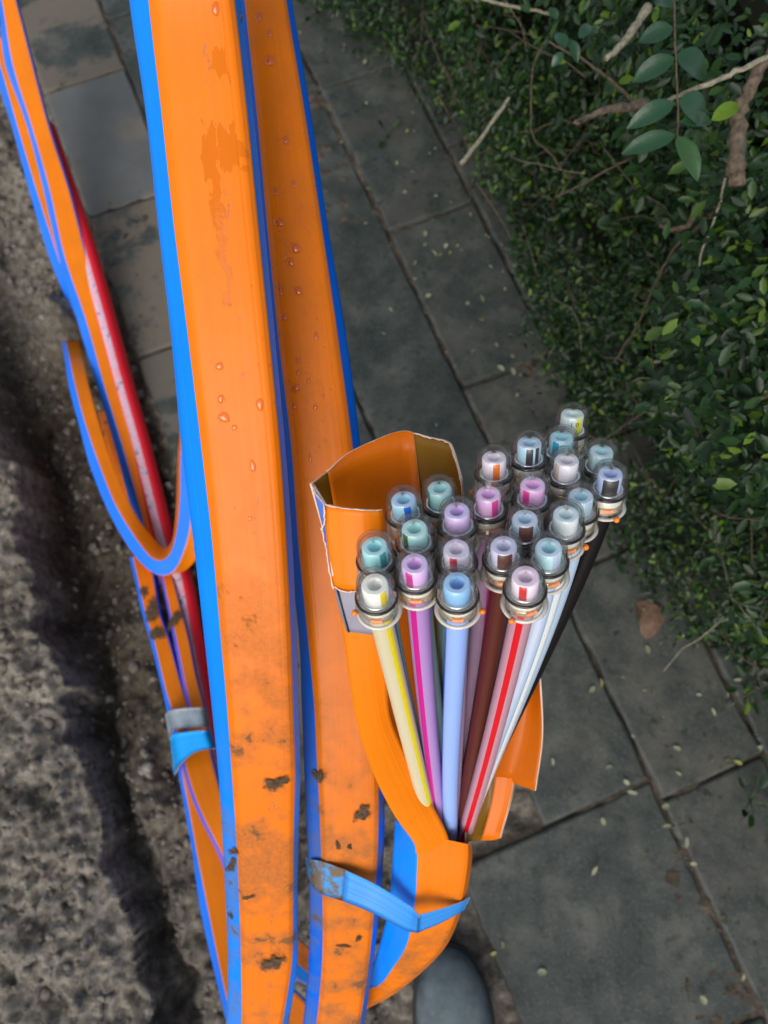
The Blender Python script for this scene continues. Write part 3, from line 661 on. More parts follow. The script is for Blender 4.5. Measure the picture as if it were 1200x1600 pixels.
    to = mk('tube', V, Fs, [me_body, me_st, me_ring, tube_mat('tube_rim', tuple(min(.95, c*.8+.30) for c in ringc))], parent=root, mi=mi); to.data.polygons.foreach_set('use_smooth', [q < (len(pts)-1)*seg or q >= (len(pts)+2)*seg for q in range(len(Fs))])
    a, b = frame(ax, ref)
    prof = [(.0000, .0072), (.0000, .0088), (.0006, .0092), (.0012, .0089), (.0016, .0084), (.0082, .0083), (.0090, .0081), (.0093, .0077), (.0113, .0077), (.0117, .0075), (.0160, .0072), (.0195, .0069), (.0211, .0066), (.0219, .0059), (.0222, .0047), (.0222, .0001)]
    inn = [(.0214, .0001), (.0214, .0050), (.0205, .0060), (.0160, .0064), (.0122, .0063), (.0095, .0066), (.0080, .0072), (.0015, .0073)]
    v, f = lathe(prof+inn, a, b, ax, base, 32); cap = mk('end_cap', v, f, M['clear'], parent=root)
    v, f = lathe([(.0103+.00070*math.cos(t), .0077+.00060*math.sin(t)) for t in np.linspace(0, 2*math.pi, 9)[:-1]], a, b, ax, base, 28, True); mk('o_ring', v, f, M['rubber'], parent=cap)
    v, f = lathe([(.0012, .0050), (.0012, .0066), (.0090, .0066), (.0090, .0050)], a, b, ax, base, 28, True); mk('inner_sleeve', v, f, M['frost'], parent=cap)
    v, f = lathe([(.0106, .0048), (.0108, .0064), (.0113, .0064), (.0113, .0048)], a, b, ax, base, 28, True); mk('washer', v, f, M['silver'], parent=cap)
    v, f = lathe([(.0020, .0066), (.0020, .0071), (.0028, .0072), (.0032, .0068), (.0044, .0071), (.0050, .0066)], a, b, ax, base, 28, True); mk('collet', v, f, M['gold'], parent=cap)
    v, f = lathe([(-.0003, .0072), (-.0003, .0087), (.0002, .0090), (.0004, .0074)], a, b, ax, base, 28, True); mk('lip_ring', v, f, M['lip'], parent=cap)
    # orange release clip: a short arc behind the clear wall and a knob poking out at one side
    if i not in (10, 11, 18, 21):
        V = []; Fs = []; c0 = random.choice([60, 80, 95]) if i not in (0, 6, 8) else 78
        for kk in range(5):
            ff = math.radians(c0+kk*8)
            for (z, rr) in ((.0036, .0068), (.0036, .0080), (.0052, .0080), (.0052, .0068)):
                bb = b if b.dot(r) > 0 else -b; V.append(base+ax*z+(a*math.cos(ff)+bb*math.sin(ff))*rr)
        for kk in range(4):
            for q in range(4): q2 = (q+1) % 4; Fs.append((kk*4+q, kk*4+q2, kk*4+4+q2, kk*4+4+q))
        Fs += [(0, 1, 2, 3), (19, 18, 17, 16)]; mk('clip_arc', V, Fs, M['peach'], parent=cap)
    kang = {0: 172, 8: 12, 15: 125, 17: 15, 9: 95, 10: 178, 23: 70, 14: 60}.get(i)
    if kang is not None:
        bb = b if b.dot(r) > 0 else -b; ff = math.radians(kang); c = base+ax*.0006+(a*math.cos(ff)+bb*math.sin(ff))*.0093
        v, f = tube_geo([c-ax*.0012, c-ax*.0008, c+ax*.0002, c+ax*.0010, c+ax*.0013], [.0002, .0010, .0013, .0010, .0002], 10); mk('release_knob', v, f, M['clip'], parent=cap)
    if i == 21: 
        yy = ax; fr = math.radians(88); bb = b if b.dot(r) > 0 else -b; Zn = (a*math.cos(fr)+bb*math.sin(fr)); X = yy.cross(Zn)
        text_mesh('1 0', .0030, base+ax*.0160, X, yy, root, M['ink'], 'printed_number')
    if i == 22:
        yy = ax; fr = math.radians(88); bb = b if b.dot(r) > 0 else -b; Zn = (a*math.cos(fr)+bb*math.sin(fr)); X = yy.cross(Zn)
        text_mesh('x', .0030, base+ax*.0160, X, yy, root, M['ink'], 'printed_mark')

# ------------------------------------------------------------------ blue strap round the two upright bundles
def strap(name, rows, m, label, cat, th=.0006, sub=6):
    loc = P(*rows[0][0]); root = bpy.data.objects.new('tmp', None); 
    e = empty(name, loc, label, cat); sheet('band', rows, m, m, e, sub=sub, th=th); return e
M['strap'] = duct_mat('blue_strap', (.05, .33, .86), (5, 6), .0); M['strap_dirty'] = noisy('muddy_blue_strap', [(.44, (.05, .30, .72)), (.50, (.12, .20, .30)), (.58, (.16, .115, .07))], 130, .55, .5, .001)
es = empty('strap', P(600, 1410, .47), 'bright blue strap tying the cut bundle to the middle one, muddy at its left end', 'strap')
sheet('band', [[(478, 1340, .492), (478, 1372, .492)], [(487, 1343, .4755), (488, 1385, .4755)], [(505, 1347, .469), (505, 1398, .470)], [(540, 1360, .4655), (535, 1408, .4655)]], M['strap_dirty'], M['strap_dirty'], es, th=.0006)
sheet('band', [[(540, 1360, .4655), (535, 1408, .4655)], [(590, 1384, .465), (580, 1426, .465)], [(640, 1416, .457), (630, 1452, .457)], [(654, 1430, .4495), (652, 1458, .4495)]], M['strap'], M['strap'], es, th=.0006)
sheet('band', [[(654, 1430, .4495), (652, 1458, .4495)], [(690, 1420, .4585), (688, 1443, .4585)], [(722, 1409, .468), (716, 1428, .468)], [(735, 1402, .478), (724, 1424, .478)]], M['strap'], M['strap'], es, th=.0006)

# ------------------------------------------------------------------ ducts lying in and beside the trench
GL = 'orange and blue ducts lying along the trench'
mL = duct_mat('orange_duct_far', (.84, .21, .003), (9, 10), .10); bL = duct_mat('blue_duct_far', (.02, .20, .92), (9, 10), .06, tint=(.25, .2, .4))
mLm = duct_mat('orange_duct_muddy', (.82, .19, .012), (9, 10), .25, mud=.42); bLm = duct_mat('blue_duct_muddy', (.02, .15, .74), (9, 10), .12, tint=(.12, .12, .11), mud=.3)
def side(bl, ol, orr, Z, th=.026, dl=.014):
    """bl/ol/orr photo points of blue outer edge, seam, far orange edge"""
    dx, dy = orr[0]-ol[0], orr[1]-ol[1]; L = math.hypot(dx, dy)+1e-6; ux, uy = dx/L, dy/L
    return [(*bl, Z+dl), (*ol, Z), (*orr, Z+.003), (orr[0]+ux*3, orr[1]+uy*3, Z+dl), (orr[0]-ux*2, orr[1]-uy*2, Z+th), (bl[0]+ux*3, bl[1]+uy*3, Z+th)]
KN = [1, 0, 1, 1, 0, 1]
rA = empty('duct', P(150, 400, 1.2), 'long straight orange duct with blue edge beside the upper red pipe', 'cable duct', GL)
ring_duct(rA, [side((-26, -60), (-18, -60), (6, -64), 1.12), side((-4, 0), (2, 0), (24, -4), 1.13), side((7, 100), (19, 100), (50, 96), 1.15), side((37, 200), (50, 200), (76, 196), 1.165), side((61, 300), (78, 300), (108, 296), 1.175), side((88, 400), (100, 400), (134, 396), 1.18), side((120, 500), (134, 500), (160, 496), 1.18), side((150, 600), (162, 600), (184, 596), 1.165), side((180, 700), (192, 700), (214, 696), 1.15), side((214, 830), (228, 830), (250, 826), 1.125), side((245, 930), (255, 930), (280, 926), 1.11)], KN, {0: mL, 1: bL}, sub=5)
rB = empty('duct', P(60, 300, 1.2), 'short orange duct at the far left edge going under the soil', 'cable duct', GL)
ring_duct(rB, [side((-22, 60), (-12, 60), (12, 58), 1.16), side((0, 140), (11, 140), (30, 137), 1.165), side((19, 200), (28, 200), (46, 197), 1.17), side((46, 300), (58, 300), (70, 297), 1.18), side((76, 400), (90, 400), (100, 397), 1.19), side((103, 470), (112, 470), (122, 467), 1.20), side((115, 520), (123, 520), (134, 517), 1.235), side((122, 570), (131, 570), (140, 568), 1.29)], KN, {0: mL, 1: bL}, sub=5)
rK = empty('duct', P(250, 900, 1.05), 'orange and blue duct bending in a tight loop below the spoil heap', 'cable duct', GL)
def kst(i_, bi, bo, o2, Z, th=.03): return [(*i_, Z[0]), (*bi, Z[1]), (*bo, Z[2]), (*o2, Z[3])]
ring_duct(rK, [
 kst((122, 520), (98, 515), (91, 515), (112, 516), (1.26, 1.26, 1.275, 1.285)),
 kst((131, 560), (107, 555), (100, 555), (118, 558), (1.185, 1.180, 1.195, 1.21)),
 kst((140, 602), (117, 602), (107, 604), (125, 606), (1.150, 1.146, 1.16, 1.18)),
 kst((155, 657), (132, 659), (122, 661), (140, 662), (1.130, 1.125, 1.14, 1.16)),
 kst((173, 713), (154, 723), (140, 729), (156, 728), (1.115, 1.108, 1.125, 1.145)),
 kst((193, 763), (180, 788), (167, 796), (180, 790), (1.10, 1.088, 1.105, 1.13)),
 kst((216, 808), (210, 838), (198, 852), (210, 845), (1.09, 1.07, 1.085, 1.115)),
 kst((238, 836), (236, 871), (228, 888), (240, 880), (1.085, 1.055, 1.068, 1.10)),
 kst((256, 855), (254, 875), (254, 900), (262, 894), (1.08, 1.045, 1.05, 1.09)),
 kst((268, 845), (268, 860), (276, 887), (290, 892), (1.075, 1.035, 1.035, 1.06)),
 kst((273, 815), (277, 822), (294, 838), (312, 865), (1.07, 1.025, 1.02, 1.04)),
 kst((276, 765), (281, 770), (300, 785), (318, 815), (1.06, 1.01, 1.005, 1.02)),
 kst((278, 705), (282, 708), (302, 715), (320, 740), (1.05, 1.0, .99, 1.0)),
 kst((284, 640), (290, 640), (308, 645), (325, 660), (1.04, .99, .98, .99))], [0, 1, 0, 0], {0: mL, 1: bL}, sub=5)
rJ = empty('duct', P(200, 760, 1.2), 'darker orange duct half buried between the loop and the red pipe', 'cable duct', GL)
ring_duct(rJ, [[(150, 625, 1.25), (168, 618, 1.25), (180, 618, 1.26), (165, 620, 1.28)], [(158, 668, 1.19), (180, 660, 1.19), (192, 662, 1.20), (175, 664, 1.22)], [(172, 715, 1.175), (196, 712, 1.175), (206, 712, 1.185), (190, 715, 1.21)], [(190, 765, 1.17), (210, 758, 1.17), (220, 758, 1.18), (205, 765, 1.20)], [(212, 810, 1.17), (230, 812, 1.17), (238, 812, 1.18), (225, 815, 1.20)], [(232, 850, 1.17), (250, 852, 1.17), (258, 852, 1.18), (245, 855, 1.20)]], [0, 1, 0, 0], {0: mLm, 1: duct_mat('navy_edge', (.02, .03, .14), (9, 10), .1)}, sub=5)
rM = empty('duct', P(290, 1110, 1.0), 'muddy orange duct with blue left edge running through the tapes', 'cable duct', GL)
ring_duct(rM, [side((202, 872), (207, 870), (228, 868), 1.12), side((209, 900), (214, 900), (239, 898), 1.10), side((222, 960), (227, 960), (249, 957), 1.075), side((234, 1000), (240, 1000), (263, 997), 1.06), side((252, 1072), (257, 1072), (283, 1069), 1.03), side((262, 1117), (270, 1117), (296, 1112), 1.01), side((272, 1160), (280, 1160), (306, 1155), .995), side((279, 1210), (284, 1210), (320, 1205), .98), side((288, 1262), (294, 1262), (330, 1258), .965), side((301, 1337), (307, 1337), (352, 1333), .94), side((311, 1412), (322, 1412), (366, 1408), .915), side((330, 1500), (340, 1500), (380, 1496), .885), side((352, 1590), (360, 1590), (395, 1586), .855), side((375, 1680), (384, 1680), (415, 1676), .83)], KN, {0: mL, 1: bL}, sub=5, bvh='m')
rN = empty('duct', P(310, 1110, 1.0), 'orange duct between the red pipe and the muddy one, passing under both tapes', 'cable duct', GL)
ring_duct(rN, [side((246, 880), (250, 880), (262, 878), 1.12), side((252, 908), (256, 908), (270, 905), 1.09), side((262, 955), (266, 955), (282, 951), 1.07), side((271, 1000), (276, 1000), (294, 996), 1.05), side((283, 1060), (288, 1060), (306, 1056), 1.02), side((291, 1107), (297, 1107), (318, 1102), .995), side((282, 1160), (288, 1162), (326, 1154), .975), side((285, 1200), (290, 1202), (334, 1195), .955), side((305, 1262), (312, 1266), (352, 1258), .93), side((338, 1330), (346, 1335), (380, 1325), .91), side((355, 1372), (362, 1376), (396, 1368), .895), side((392, 1450), (399, 1454), (430, 1445), .87)], KN, {0: mL, 1: duct_mat('violet_blue_edge', (.12, .13, .70), (9, 10), .0)}, sub=5, bvh='n')
# low orange piece seen between the two upright bundles at the bottom
rO = empty('duct', P(455, 1560, .7), 'bit of orange duct showing low between the two upright bundles', 'cable duct', GL)
ring_duct(rO, [side((400, 1640), (420, 1600), (400, 1530), .66), side((445, 1660), (452, 1615), (450, 1540), .67), side((500, 1700), (500, 1650), (510, 1600), .69)], KN, {0: m3, 1: b3}, sub=4)
# red pipe
def pipe_mat():
    m = mat('red_pipe_plastic', (.62, .012, .022), .3, .5); q = N(m); uv = q.n('ShaderNodeUVMap', uv_map='UVMap').outputs[0]; sx = q.n('ShaderNodeSeparateXYZ', {0: uv})
    pos = q.n('ShaderNodeNewGeometry').outputs['Position']; u = sx.outputs[0]; n1 = q.noise(pos, 90, 4, .65)
    uu = q.math('ADD', u, q.math('MULTIPLY', n1, .02)); st = q.math('MULTIPLY', q.step(uu, .215, .24), q.math('SUBTRACT', 1., q.step(uu, .335, .36)))  # sky highlight painted on as a pale band, with dark print specks
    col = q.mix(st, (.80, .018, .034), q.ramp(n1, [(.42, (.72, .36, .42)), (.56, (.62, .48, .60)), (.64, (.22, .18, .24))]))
    q.set('Base Color', col); return m
rp = [(70, 200, 1.21), (92, 262, 1.21), (112, 320, 1.205), (138, 400, 1.20), (166, 500, 1.195), (193, 600, 1.18), (221, 700, 1.165), (246, 800, 1.14), (262, 860, 1.125), (284, 905, 1.11), (301, 1000, 1.085), (319, 1090, 1.06), (335, 1170, 1.04), (352, 1260, 1.02), (370, 1380, 1.0)]
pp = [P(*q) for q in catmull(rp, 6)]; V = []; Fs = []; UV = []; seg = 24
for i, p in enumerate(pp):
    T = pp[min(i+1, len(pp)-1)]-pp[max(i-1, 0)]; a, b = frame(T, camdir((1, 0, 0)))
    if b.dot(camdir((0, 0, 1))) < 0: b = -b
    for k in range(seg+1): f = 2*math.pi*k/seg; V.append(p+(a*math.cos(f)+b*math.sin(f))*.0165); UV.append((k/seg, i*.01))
for i in range(len(pp)-1):
    for k in range(seg): c = i*(seg+1)+k; Fs.append((c, c+1, c+seg+2, c+seg+1))
o = mk('pipe', V, Fs, pipe_mat(), uv=UV); tag(o, 'round red pipe with a pale painted highlight running down beside the ducts in the trench', 'pipe')
# tapes
M['grey_tape'] = noisy('grey_tape', [(.3, (.16, .20, .24)), (.7, (.30, .35, .40))], 60, .3, .4, .001, spec=.6)
eg = empty('tape', P(290, 1120, 1.0), 'grey tape wound round the two muddy ducts just above the blue tape', 'tape')
sheet('band', [[(258, 1116, 1.01), (264, 1150, 1.01)], [(266, 1110, .975), (275, 1139, .97)], [(293, 1106, .966), (299, 1137, .958)], [(316, 1106, .963), (320, 1136, .953)], [(324, 1107, .99), (328, 1136, .98)]], M['grey_tape'], M['grey_tape'], eg, th=.001)
eb = empty('tape', P(300, 1160, 1.0), 'bright blue tape wound round the ducts just below the grey tape', 'tape')
sheet('band', [[(266, 1152, .99), (272, 1212, .985)], [(273, 1147, .957), (281, 1196, .948)], [(300, 1143, .945), (304, 1176, .938)], [(321, 1142, .940), (330, 1170, .930)], [(330, 1143, .965), (338, 1170, .955)]], duct_mat('cyan_tape', (.01, .34, .86), (9, 10), .0), M['strap'], eb, th=.001)

# ------------------------------------------------------------------ water drops and mud on the upright bundles
TREE = {k: BVHTree.FromPolygons([Vector(v) for v in a], b) for k, (a, b) in BVH.items()}
def hit(x, y, keys=('d1', 'd2', 'd3')):
    d = (P(x, y, 1)-CL).normalized(); best = None
    for k in keys:
        r = TREE[k].ray_cast(CL, d)
        if r[0] is not None and (best is None or r[3] < best[3]): best = r
    if best is None: return None
    n = best[1]; n = n if n.dot(d) < 0 else -n
    return best[0], n
def dome(p, n, rx, ry, hgt, seed, seg=14, rings=4, rot=0.0, jag=.12):
    a, b = frame(n, camdir((1, 0, 0))); a2 = a*math.cos(rot)+b*math.sin(rot); b2 = -a*math.sin(rot)+b*math.cos(rot); rs = random.Random(seed); ph = [rs.uniform(0, 6.3) for _ in range(3)]
    V = [p+n*hgt]; Fs = []
    for i in range(1, rings+1):
        t = i/rings
        for k in range(seg):
            f = 2*math.pi*k/seg; w_ = 1+jag*math.sin(2*f+ph[0])+jag*.6*math.sin(3*f+ph[1])+jag*.4*math.sin(5*f+ph[2])
            V.append(p+(a2*math.cos(f)*rx+b2*math.sin(f)*ry)*t*w_+n*(hgt*math.sqrt(max(0, 1-t*t))-.00005*(i == rings)))
    for k in range(seg): Fs.append((0, 1+k, 1+(k+1) % seg))
    for i in range(rings-1):
        for k in range(seg): k2 = (k+1) % seg; Fs.append((1+i*seg+k, 1+(i+1)*seg+k, 1+(i+1)*seg+k2, 1+i*seg+k2))
    b0 = len(V)
    return V, Fs
DROPS = [(337, 14, 7, 9, 0), (404, 26, 5, 7, 0), (421, 95, 8, 9, 0), (421, 52, 4, 6, 0), (446, 219, 6, 6, 0), (436, 348, 10, 7, 0), (461, 388, 11, 9, 0), (454, 410, 8, 8, 0), (466, 455, 8, 9, 0), (444, 495, 6, 8, 0), (437, 452, 5, 12, 0), (431, 300, 5, 7, 0), (459, 287, 4, 7, 0), (494, 525, 4, 9, 0), (465, 563, 5, 6, 0), (466, 582, 6, 6, 0), (461, 606, 10, 9, 0), (459, 635, 6, 6, 0), (482, 594, 4, 5, 0), (493, 636, 6, 5, 0), (505, 619, 3, 6, 0), (350, 652, 12, 9, 0), (366, 668, 5, 6, 0), (343, 572, 7, 8, 0), (345, 623, 6, 8, 0), (406, 632, 8, 11, 0), (485, 715, 4, 9, 0), (436, 520, 4, 6, 0), (391, 810, 4, 5, 0), (395, 728, 6, 12, 0), (213, 95, 4, 9, 0), (376, 28, 5, 8, 0)]
GW = 'water drops on the upright duct bundles'
NTH = ['first', 'second', 'third', 'fourth', 'fifth', 'sixth', 'seventh', 'eighth', 'ninth', 'tenth', 'eleventh', 'twelfth', 'thirteenth', 'fourteenth', 'fifteenth', 'sixteenth', 'seventeenth', 'eighteenth', 'nineteenth', 'twentieth', 'twenty first', 'twenty second', 'twenty third', 'twenty fourth', 'twenty fifth']
cnt = [0, 0]
for i, (x, y, rx, ry, _) in enumerate(sorted(DROPS, key=lambda d: d[1])):
    h_ = hit(x, y)
    if not h_: continue
    p, n = h_; Z = (p-CL).length; s = Z/F
    on1 = hit(x, y, ('d1',)) is not None and (hit(x, y, ('d1',))[0]-p).length < 1e-6
    V, Fs = dome(p, n, rx*s*.85, ry*s*.85, min(rx, ry)*s*.42, i)
    o = mk('water_drop', V, Fs, M['water'], loc=p)
    nth = NTH[cnt[on1]]; cnt[on1] += 1; szw = 'large' if rx*ry > 75 else ('tiny' if rx*ry < 26 else 'small')
    tag(o, szw+' clear water drop, '+nth+' from the top on the '+('thickest front duct bundle' if on1 else 'middle duct bundle'), 'water drop', GW)
# tiny spray, uncountable
V = []; Fs = []
for i in range(150):
    if random.random() < .75: x = random.uniform(425, 520); y = random.uniform(200, 760)
    else: x = random.uniform(300, 430); y = random.uniform(380, 900)
    h_ = hit(x, y, ('d1', 'd2'))
    if h_: v, f = dome(h_[0], h_[1], random.uniform(.0003, .0007), random.uniform(.0004, .0010), .00025, i, 8, 2); b = len(V); V += v; Fs += [tuple(q+b for q in g) for g in f]
o = mk('water_spray', V, Fs, M['water'], loc=P(480, 500, .4)); tag(o, 'fine spray of tiny drops over the upright duct bundles', kind='stuff')
MUD = [(238, 955, 13, 22, -.3, 'mud caked over the muddy duct under the loop'), (246, 990, 12, 14, .3, 'mud caked low on the muddy duct above the tapes'), (274, 968, 9, 20, -.3, 'mud caked on the duct beside the red pipe'), (225, 925, 8, 9, 0, 'small mud cake just under the loop'), (432, 1222, 26, 13, .35, 'splayed lump of brown mud on the front left bundle below the cut sleeve'), (500, 1212, 15, 15, 0, 'brown mud clod wedged on the left edge of the middle bundle'), (565, 1270, 14, 17, 0, 'grey mud clod on the right side of the middle bundle above the strap'),
       (427, 1502, 17, 17, 0, 'dark mud patch low on the front left bundle'), (362, 1352, 8, 22, -.6, 'mud streak crossing the blue side of the front left bundle'), (366, 1330, 6, 16, -.9, 'thin upper mud smear on the blue side of the front left bundle'), (362, 1430, 5, 12, -.5, 'lowest small mud smear on the blue side of the front left bundle'),
       (537, 1477, 12, 4, 0, 'small flat mud fleck on the middle bundle below the strap'), (561, 1465, 6, 6, 0, 'round mud fleck near the right edge of the middle bundle below the strap'), (528, 1320, 4, 9, 0, 'left one of two little mud specks on the middle bundle above the strap'), (547, 1323, 4, 6, 0, 'right one of two little mud specks on the middle bundle above the strap'), (388, 1402, 12, 4, .6, 'mud smear reaching onto the orange face of the front left bundle')]
for i, (x, y, rx, ry, rot, lab) in enumerate(MUD):
    h_ = hit(x, y, ('m', 'n') if x < 300 else ('d1', 'd2', 'd3'))
    if not h_: continue
    p, n = h_; s = (p-CL).length/F; V, Fs = dome(p, n, rx*s*1.35, ry*s*1.35, min(rx, ry)*s*.2, 50+i, 30, 8, rot, .2)
    V = [V[0]]+[v+n*(.0006*(random.random()-.3))*(1 if k < len(V)-32 else 0) for k, v in enumerate(V[1:])]
    tag(mk('mud_clod', V, Fs, M['mud'], loc=p, attr={'edge': [0.0]+[r_/8 for r_ in range(1, 9) for _ in range(30)]}), lab, 'mud', 'mud stuck to the duct bundles')

# ------------------------------------------------------------------ shoe at the bottom edge
def shoe():
    c = G(702, 1492, .05); root = empty('shoe', Vector((c.x, c.y-.14, 0)), 'toe of a scuffed dark grey blue shoe standing on the ground at the bottom edge', 'shoe')
    L = .29; V = []; Fs = []; seg = 24; prof = [(0, .004, .012), (.006, .020, .034), (.02, .032, .046), (.045, .043, .056), (.08, .048, .062), (.12, .047, .074), (.17, .040, .092), (.22, .037, .10), (.27, .034, .10), (.29, .020, .09)]
    for (d, hw, hh_) in catmull(prof, 4):
        for k in range(seg):
            f = 2*math.pi*k/seg; cx = math.cos(f); sz = math.sin(f); z = .018+max(0, sz)**.8*(hh_-.018)+min(0, sz)*.016
            V.append((c.x+hw*math.copysign(abs(cx)**.8, cx)+.01*math.sin(d*9), c.y-d, z))
    n = len(V)//seg
    for i in range(n-1):
        for k in range(seg): k2 = (k+1) % seg; Fs.append((i*seg+k, i*seg+k2, (i+1)*seg+k2, (i+1)*seg+k))
    Fs += [tuple(range(seg)), tuple((n-1)*seg+k for k in range(seg))[::-1]]
    mk('upper', V, Fs, M['shoe'], parent=root)
    V = []; Fs = []; A = catmull(prof, 4); out = []
    for (d, hw, _) in A: out.append((c.x+hw*1.07+.01*math.sin(d*9)+.001, c.y-d))
    for (d, hw, _) in A[::-1]: out.append((c.x-hw*1.07+.01*math.sin(d*9)-.001, c.y-d))
    m_ = len(out); V = [(x, y+.004*(y > c.y-.02), .002) for x, y in out]+[(x, y+.004*(y > c.y-.02), .016) for x, y in out]
    Fs = [tuple(range(m_))[::-1], tuple(range(m_, 2*m_))]+[(k, (k+1) % m_, (k+1) % m_+m_, k+m_) for k in range(m_)]
    mk('sole', V, Fs, M['sole'], parent=root, smooth=False)
shoe()

# ------------------------------------------------------------------ hedge
hedge = empty('hedge', (*nsxy(.8, -.5), 0), 'dense dark green small leaved hedge filling the right side, growing over the paving edge', 'hedge')
def hedge_face(s, z):
    base_ = .03+np.interp(s, [-1.6, -1.2, -.9, -.55, -.3, -.1, .05, .2, .35, .8], [.40, .42, .455, .47, .46, .42, .41, .47, .56, .62])
    return base_+(fbm(s*7, z*7, 3, 41)-.5)*.13-.12*np.clip(z/.65, 0, 1)**1.4+.04*np.sin(z*9+s*6)
LF = np.array([(0, 0, 0), (.28, .23, .05), (.68, .25, .06), (1, 0, -.03), (.68, -.25, .06), (.28, -.23, .05), (.5, 0, -.02)], float)
LT = np.array([(0, 6, 1), (1, 6, 2), (2, 6, 3), (3, 6, 4), (4, 6, 5), (5, 6, 0)])
LF[:, 1] *= .80
def leaf_frames(n, nx, ny, nz):
    """random frames whose normals lean to (nx,ny,nz)"""
    Nn = np.stack([nx, ny, nz], 1)+rng.normal(0, .55, (n, 3)); Nn /= np.linalg.norm(Nn, axis=1, keepdims=True)
    X = rng.normal(0, 1, (n, 3))+np.array([0, 0, -.35]); X -= (X*Nn).sum(1, keepdims=True)*Nn; X /= np.linalg.norm(X, axis=1, keepdims=True)
    return X, np.cross(Nn, X), Nn
NL = 120000
s_ = rng.uniform(-1.75, .75, NL); zz = rng.uniform(0, 1, NL)**.9*.62; dep = np.abs(rng.normal(0, .045, NL))+rng.uniform(0, .10, NL)*(rng.random(NL) < .4)
# hanging shoots and gaps: density modulated by noise
keep = fbm(s_*13, zz*13, 3, 61)+rng.uniform(-.15, .15, NL) > .485
s_, zz, dep = s_[keep], zz[keep], dep[keep]; nL = len(s_)
nn = hedge_face(s_, zz)+dep+.02*(fbm(s_*40, zz*40, 2, 77)-.5)
# top of the hedge
nt_ = 16000; s2 = rng.uniform(-1.75, .75, nt_); n2_ = rng.uniform(.36, 1.3, nt_); z2 = .60+rng.normal(0, .02, nt_)+(fbm(s2*5, n2_*5, 3, 9)-.5)*.1
# low fringe creeping over the paving
nf = 5000; s3 = rng.uniform(-1.6, .6, nf); z3 = rng.uniform(.004, .10, nf); n3_ = hedge_face(s3, z3)-np.abs(rng.normal(0, .028, nf))*(fbm(s3*9, z3*0, 2, 91) > .45)+.01
S_ = np.concatenate([s_, s2, s3]); N_ = np.concatenate([nn, n2_, n3_]); Z_ = np.concatenate([zz, z2, z3]); tot = len(S_)
PX = N_*NV[0]+S_*NV[1]; PY = N_*NV[1]-S_*NV[0]; PC = np.stack([PX, PY, Z_], 1)
nx = np.full(tot, -NV[0]*.5); ny_ = np.full(tot, -NV[1]*.5); nz_ = np.full(tot, .75)
X, Y, Nn = leaf_frames(tot, nx, ny_, nz_); size = rng.uniform(.006, .0145, tot)*(1+.2*(Z_ > .35))
# image position of each leaf to find the ones that show largest
rel = PC-np.array([0, 0, H]); cz = -(rel@np.array(RC@Vector((0, 0, 1)))); cx = rel@np.array(RC@Vector((1, 0, 0))); cyy = rel@np.array(RC@Vector((0, 1, 0)))
pxs = 600+F*cx/cz; pys = 800-F*cyy/cz
# leaves that would float in front of the tube cluster do not exist: nothing grows nearer than the face
vis = (pxs > 480) & (pxs < 1200) & (pys > 0) & (pys < 1600) & (dep_all if False else True)
score = size/cz*(Nn@np.array([-.2, -.3, .93])).clip(.1, 1); score[~vis] = 0
outer = np.concatenate([dep < .012, np.zeros(nt_, bool), np.ones(nf, bool)*False]); score[~outer] *= .2
big = np.argsort(-score)[:285]; rest = np.setdiff1d(np.arange(tot), big)
def leaves(idx):
    v = LF[None]*size[idx][:, None, None]; W = v[:, :, 0:1]*X[idx][:, None]+v[:, :, 1:2]*Y[idx][:, None]+v[:, :, 2:3]*Nn[idx][:, None]+PC[idx][:, None]
    n = len(idx); Fs = (LT[None]+(np.arange(n)*7)[:, None, None]).reshape(-1, 3); return W.reshape(-1, 3), Fs
off = np.array(ORG[hedge.name])
W, Fq = leaves(rest); tone = np.repeat(rng.random(len(rest))**1.1, 7)
o = link_mesh('foliage', fast_mesh('foliage', W-off, Fq, M['leaf'], {'tone': tone}, False), hedge); o['kind'] = 'stuff'
lm = [fast_mesh('leaf', LF*np.array([1, q, 1.2]), LT, M['leaf'], {'tone': np.zeros(7)}, False) for q in (.85, 1.0, 1.15)]
for q in big:
    o = bpy.data.objects.new('leaf', random.choice(lm)); COL.objects.link(o); o.parent = hedge
    R = Matrix((X[q], Y[q], Nn[q])).transposed(); o.matrix_local = Matrix.Translation(Vector(PC[q]-off)) @ R.to_4x4() @ Matrix.Scale(float(size[q]*1.12), 4)
# near-black hull added inside the hedge, its colour standing in for shade
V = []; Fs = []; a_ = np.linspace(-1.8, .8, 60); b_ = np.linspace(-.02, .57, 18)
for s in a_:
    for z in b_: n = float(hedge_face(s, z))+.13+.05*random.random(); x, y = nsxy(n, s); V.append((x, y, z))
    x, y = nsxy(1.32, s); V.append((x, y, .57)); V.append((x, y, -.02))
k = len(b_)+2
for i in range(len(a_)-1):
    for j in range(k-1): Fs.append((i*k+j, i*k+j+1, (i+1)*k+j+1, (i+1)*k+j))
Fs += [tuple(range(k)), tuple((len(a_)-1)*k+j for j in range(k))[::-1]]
mk('inner_shade_hull', V, Fs, mat('dark_hedge_shade', (.010, .011, .006), .95, .1), parent=hedge, smooth=False)['kind'] = 'stuff'
def twig(pts, r0, r1, m, name='twig', jit=.0, seg=7, sub=5, parent=hedge):
    A = catmull(np.array(pts, float), sub); q = [P(*a) for a in A]
    for i in range(1, len(q)-1): q[i] = q[i]+Vector((random.gauss(0, jit), random.gauss(0, jit), random.gauss(0, jit)))
    n = len(q); rr = [(r0+(r1-r0)*i/(n-1))*random.uniform(.85, 1.18) for i in range(n)]; v, f = tube_geo(q, rr, seg); return mk(name, v, f, m, parent=parent)
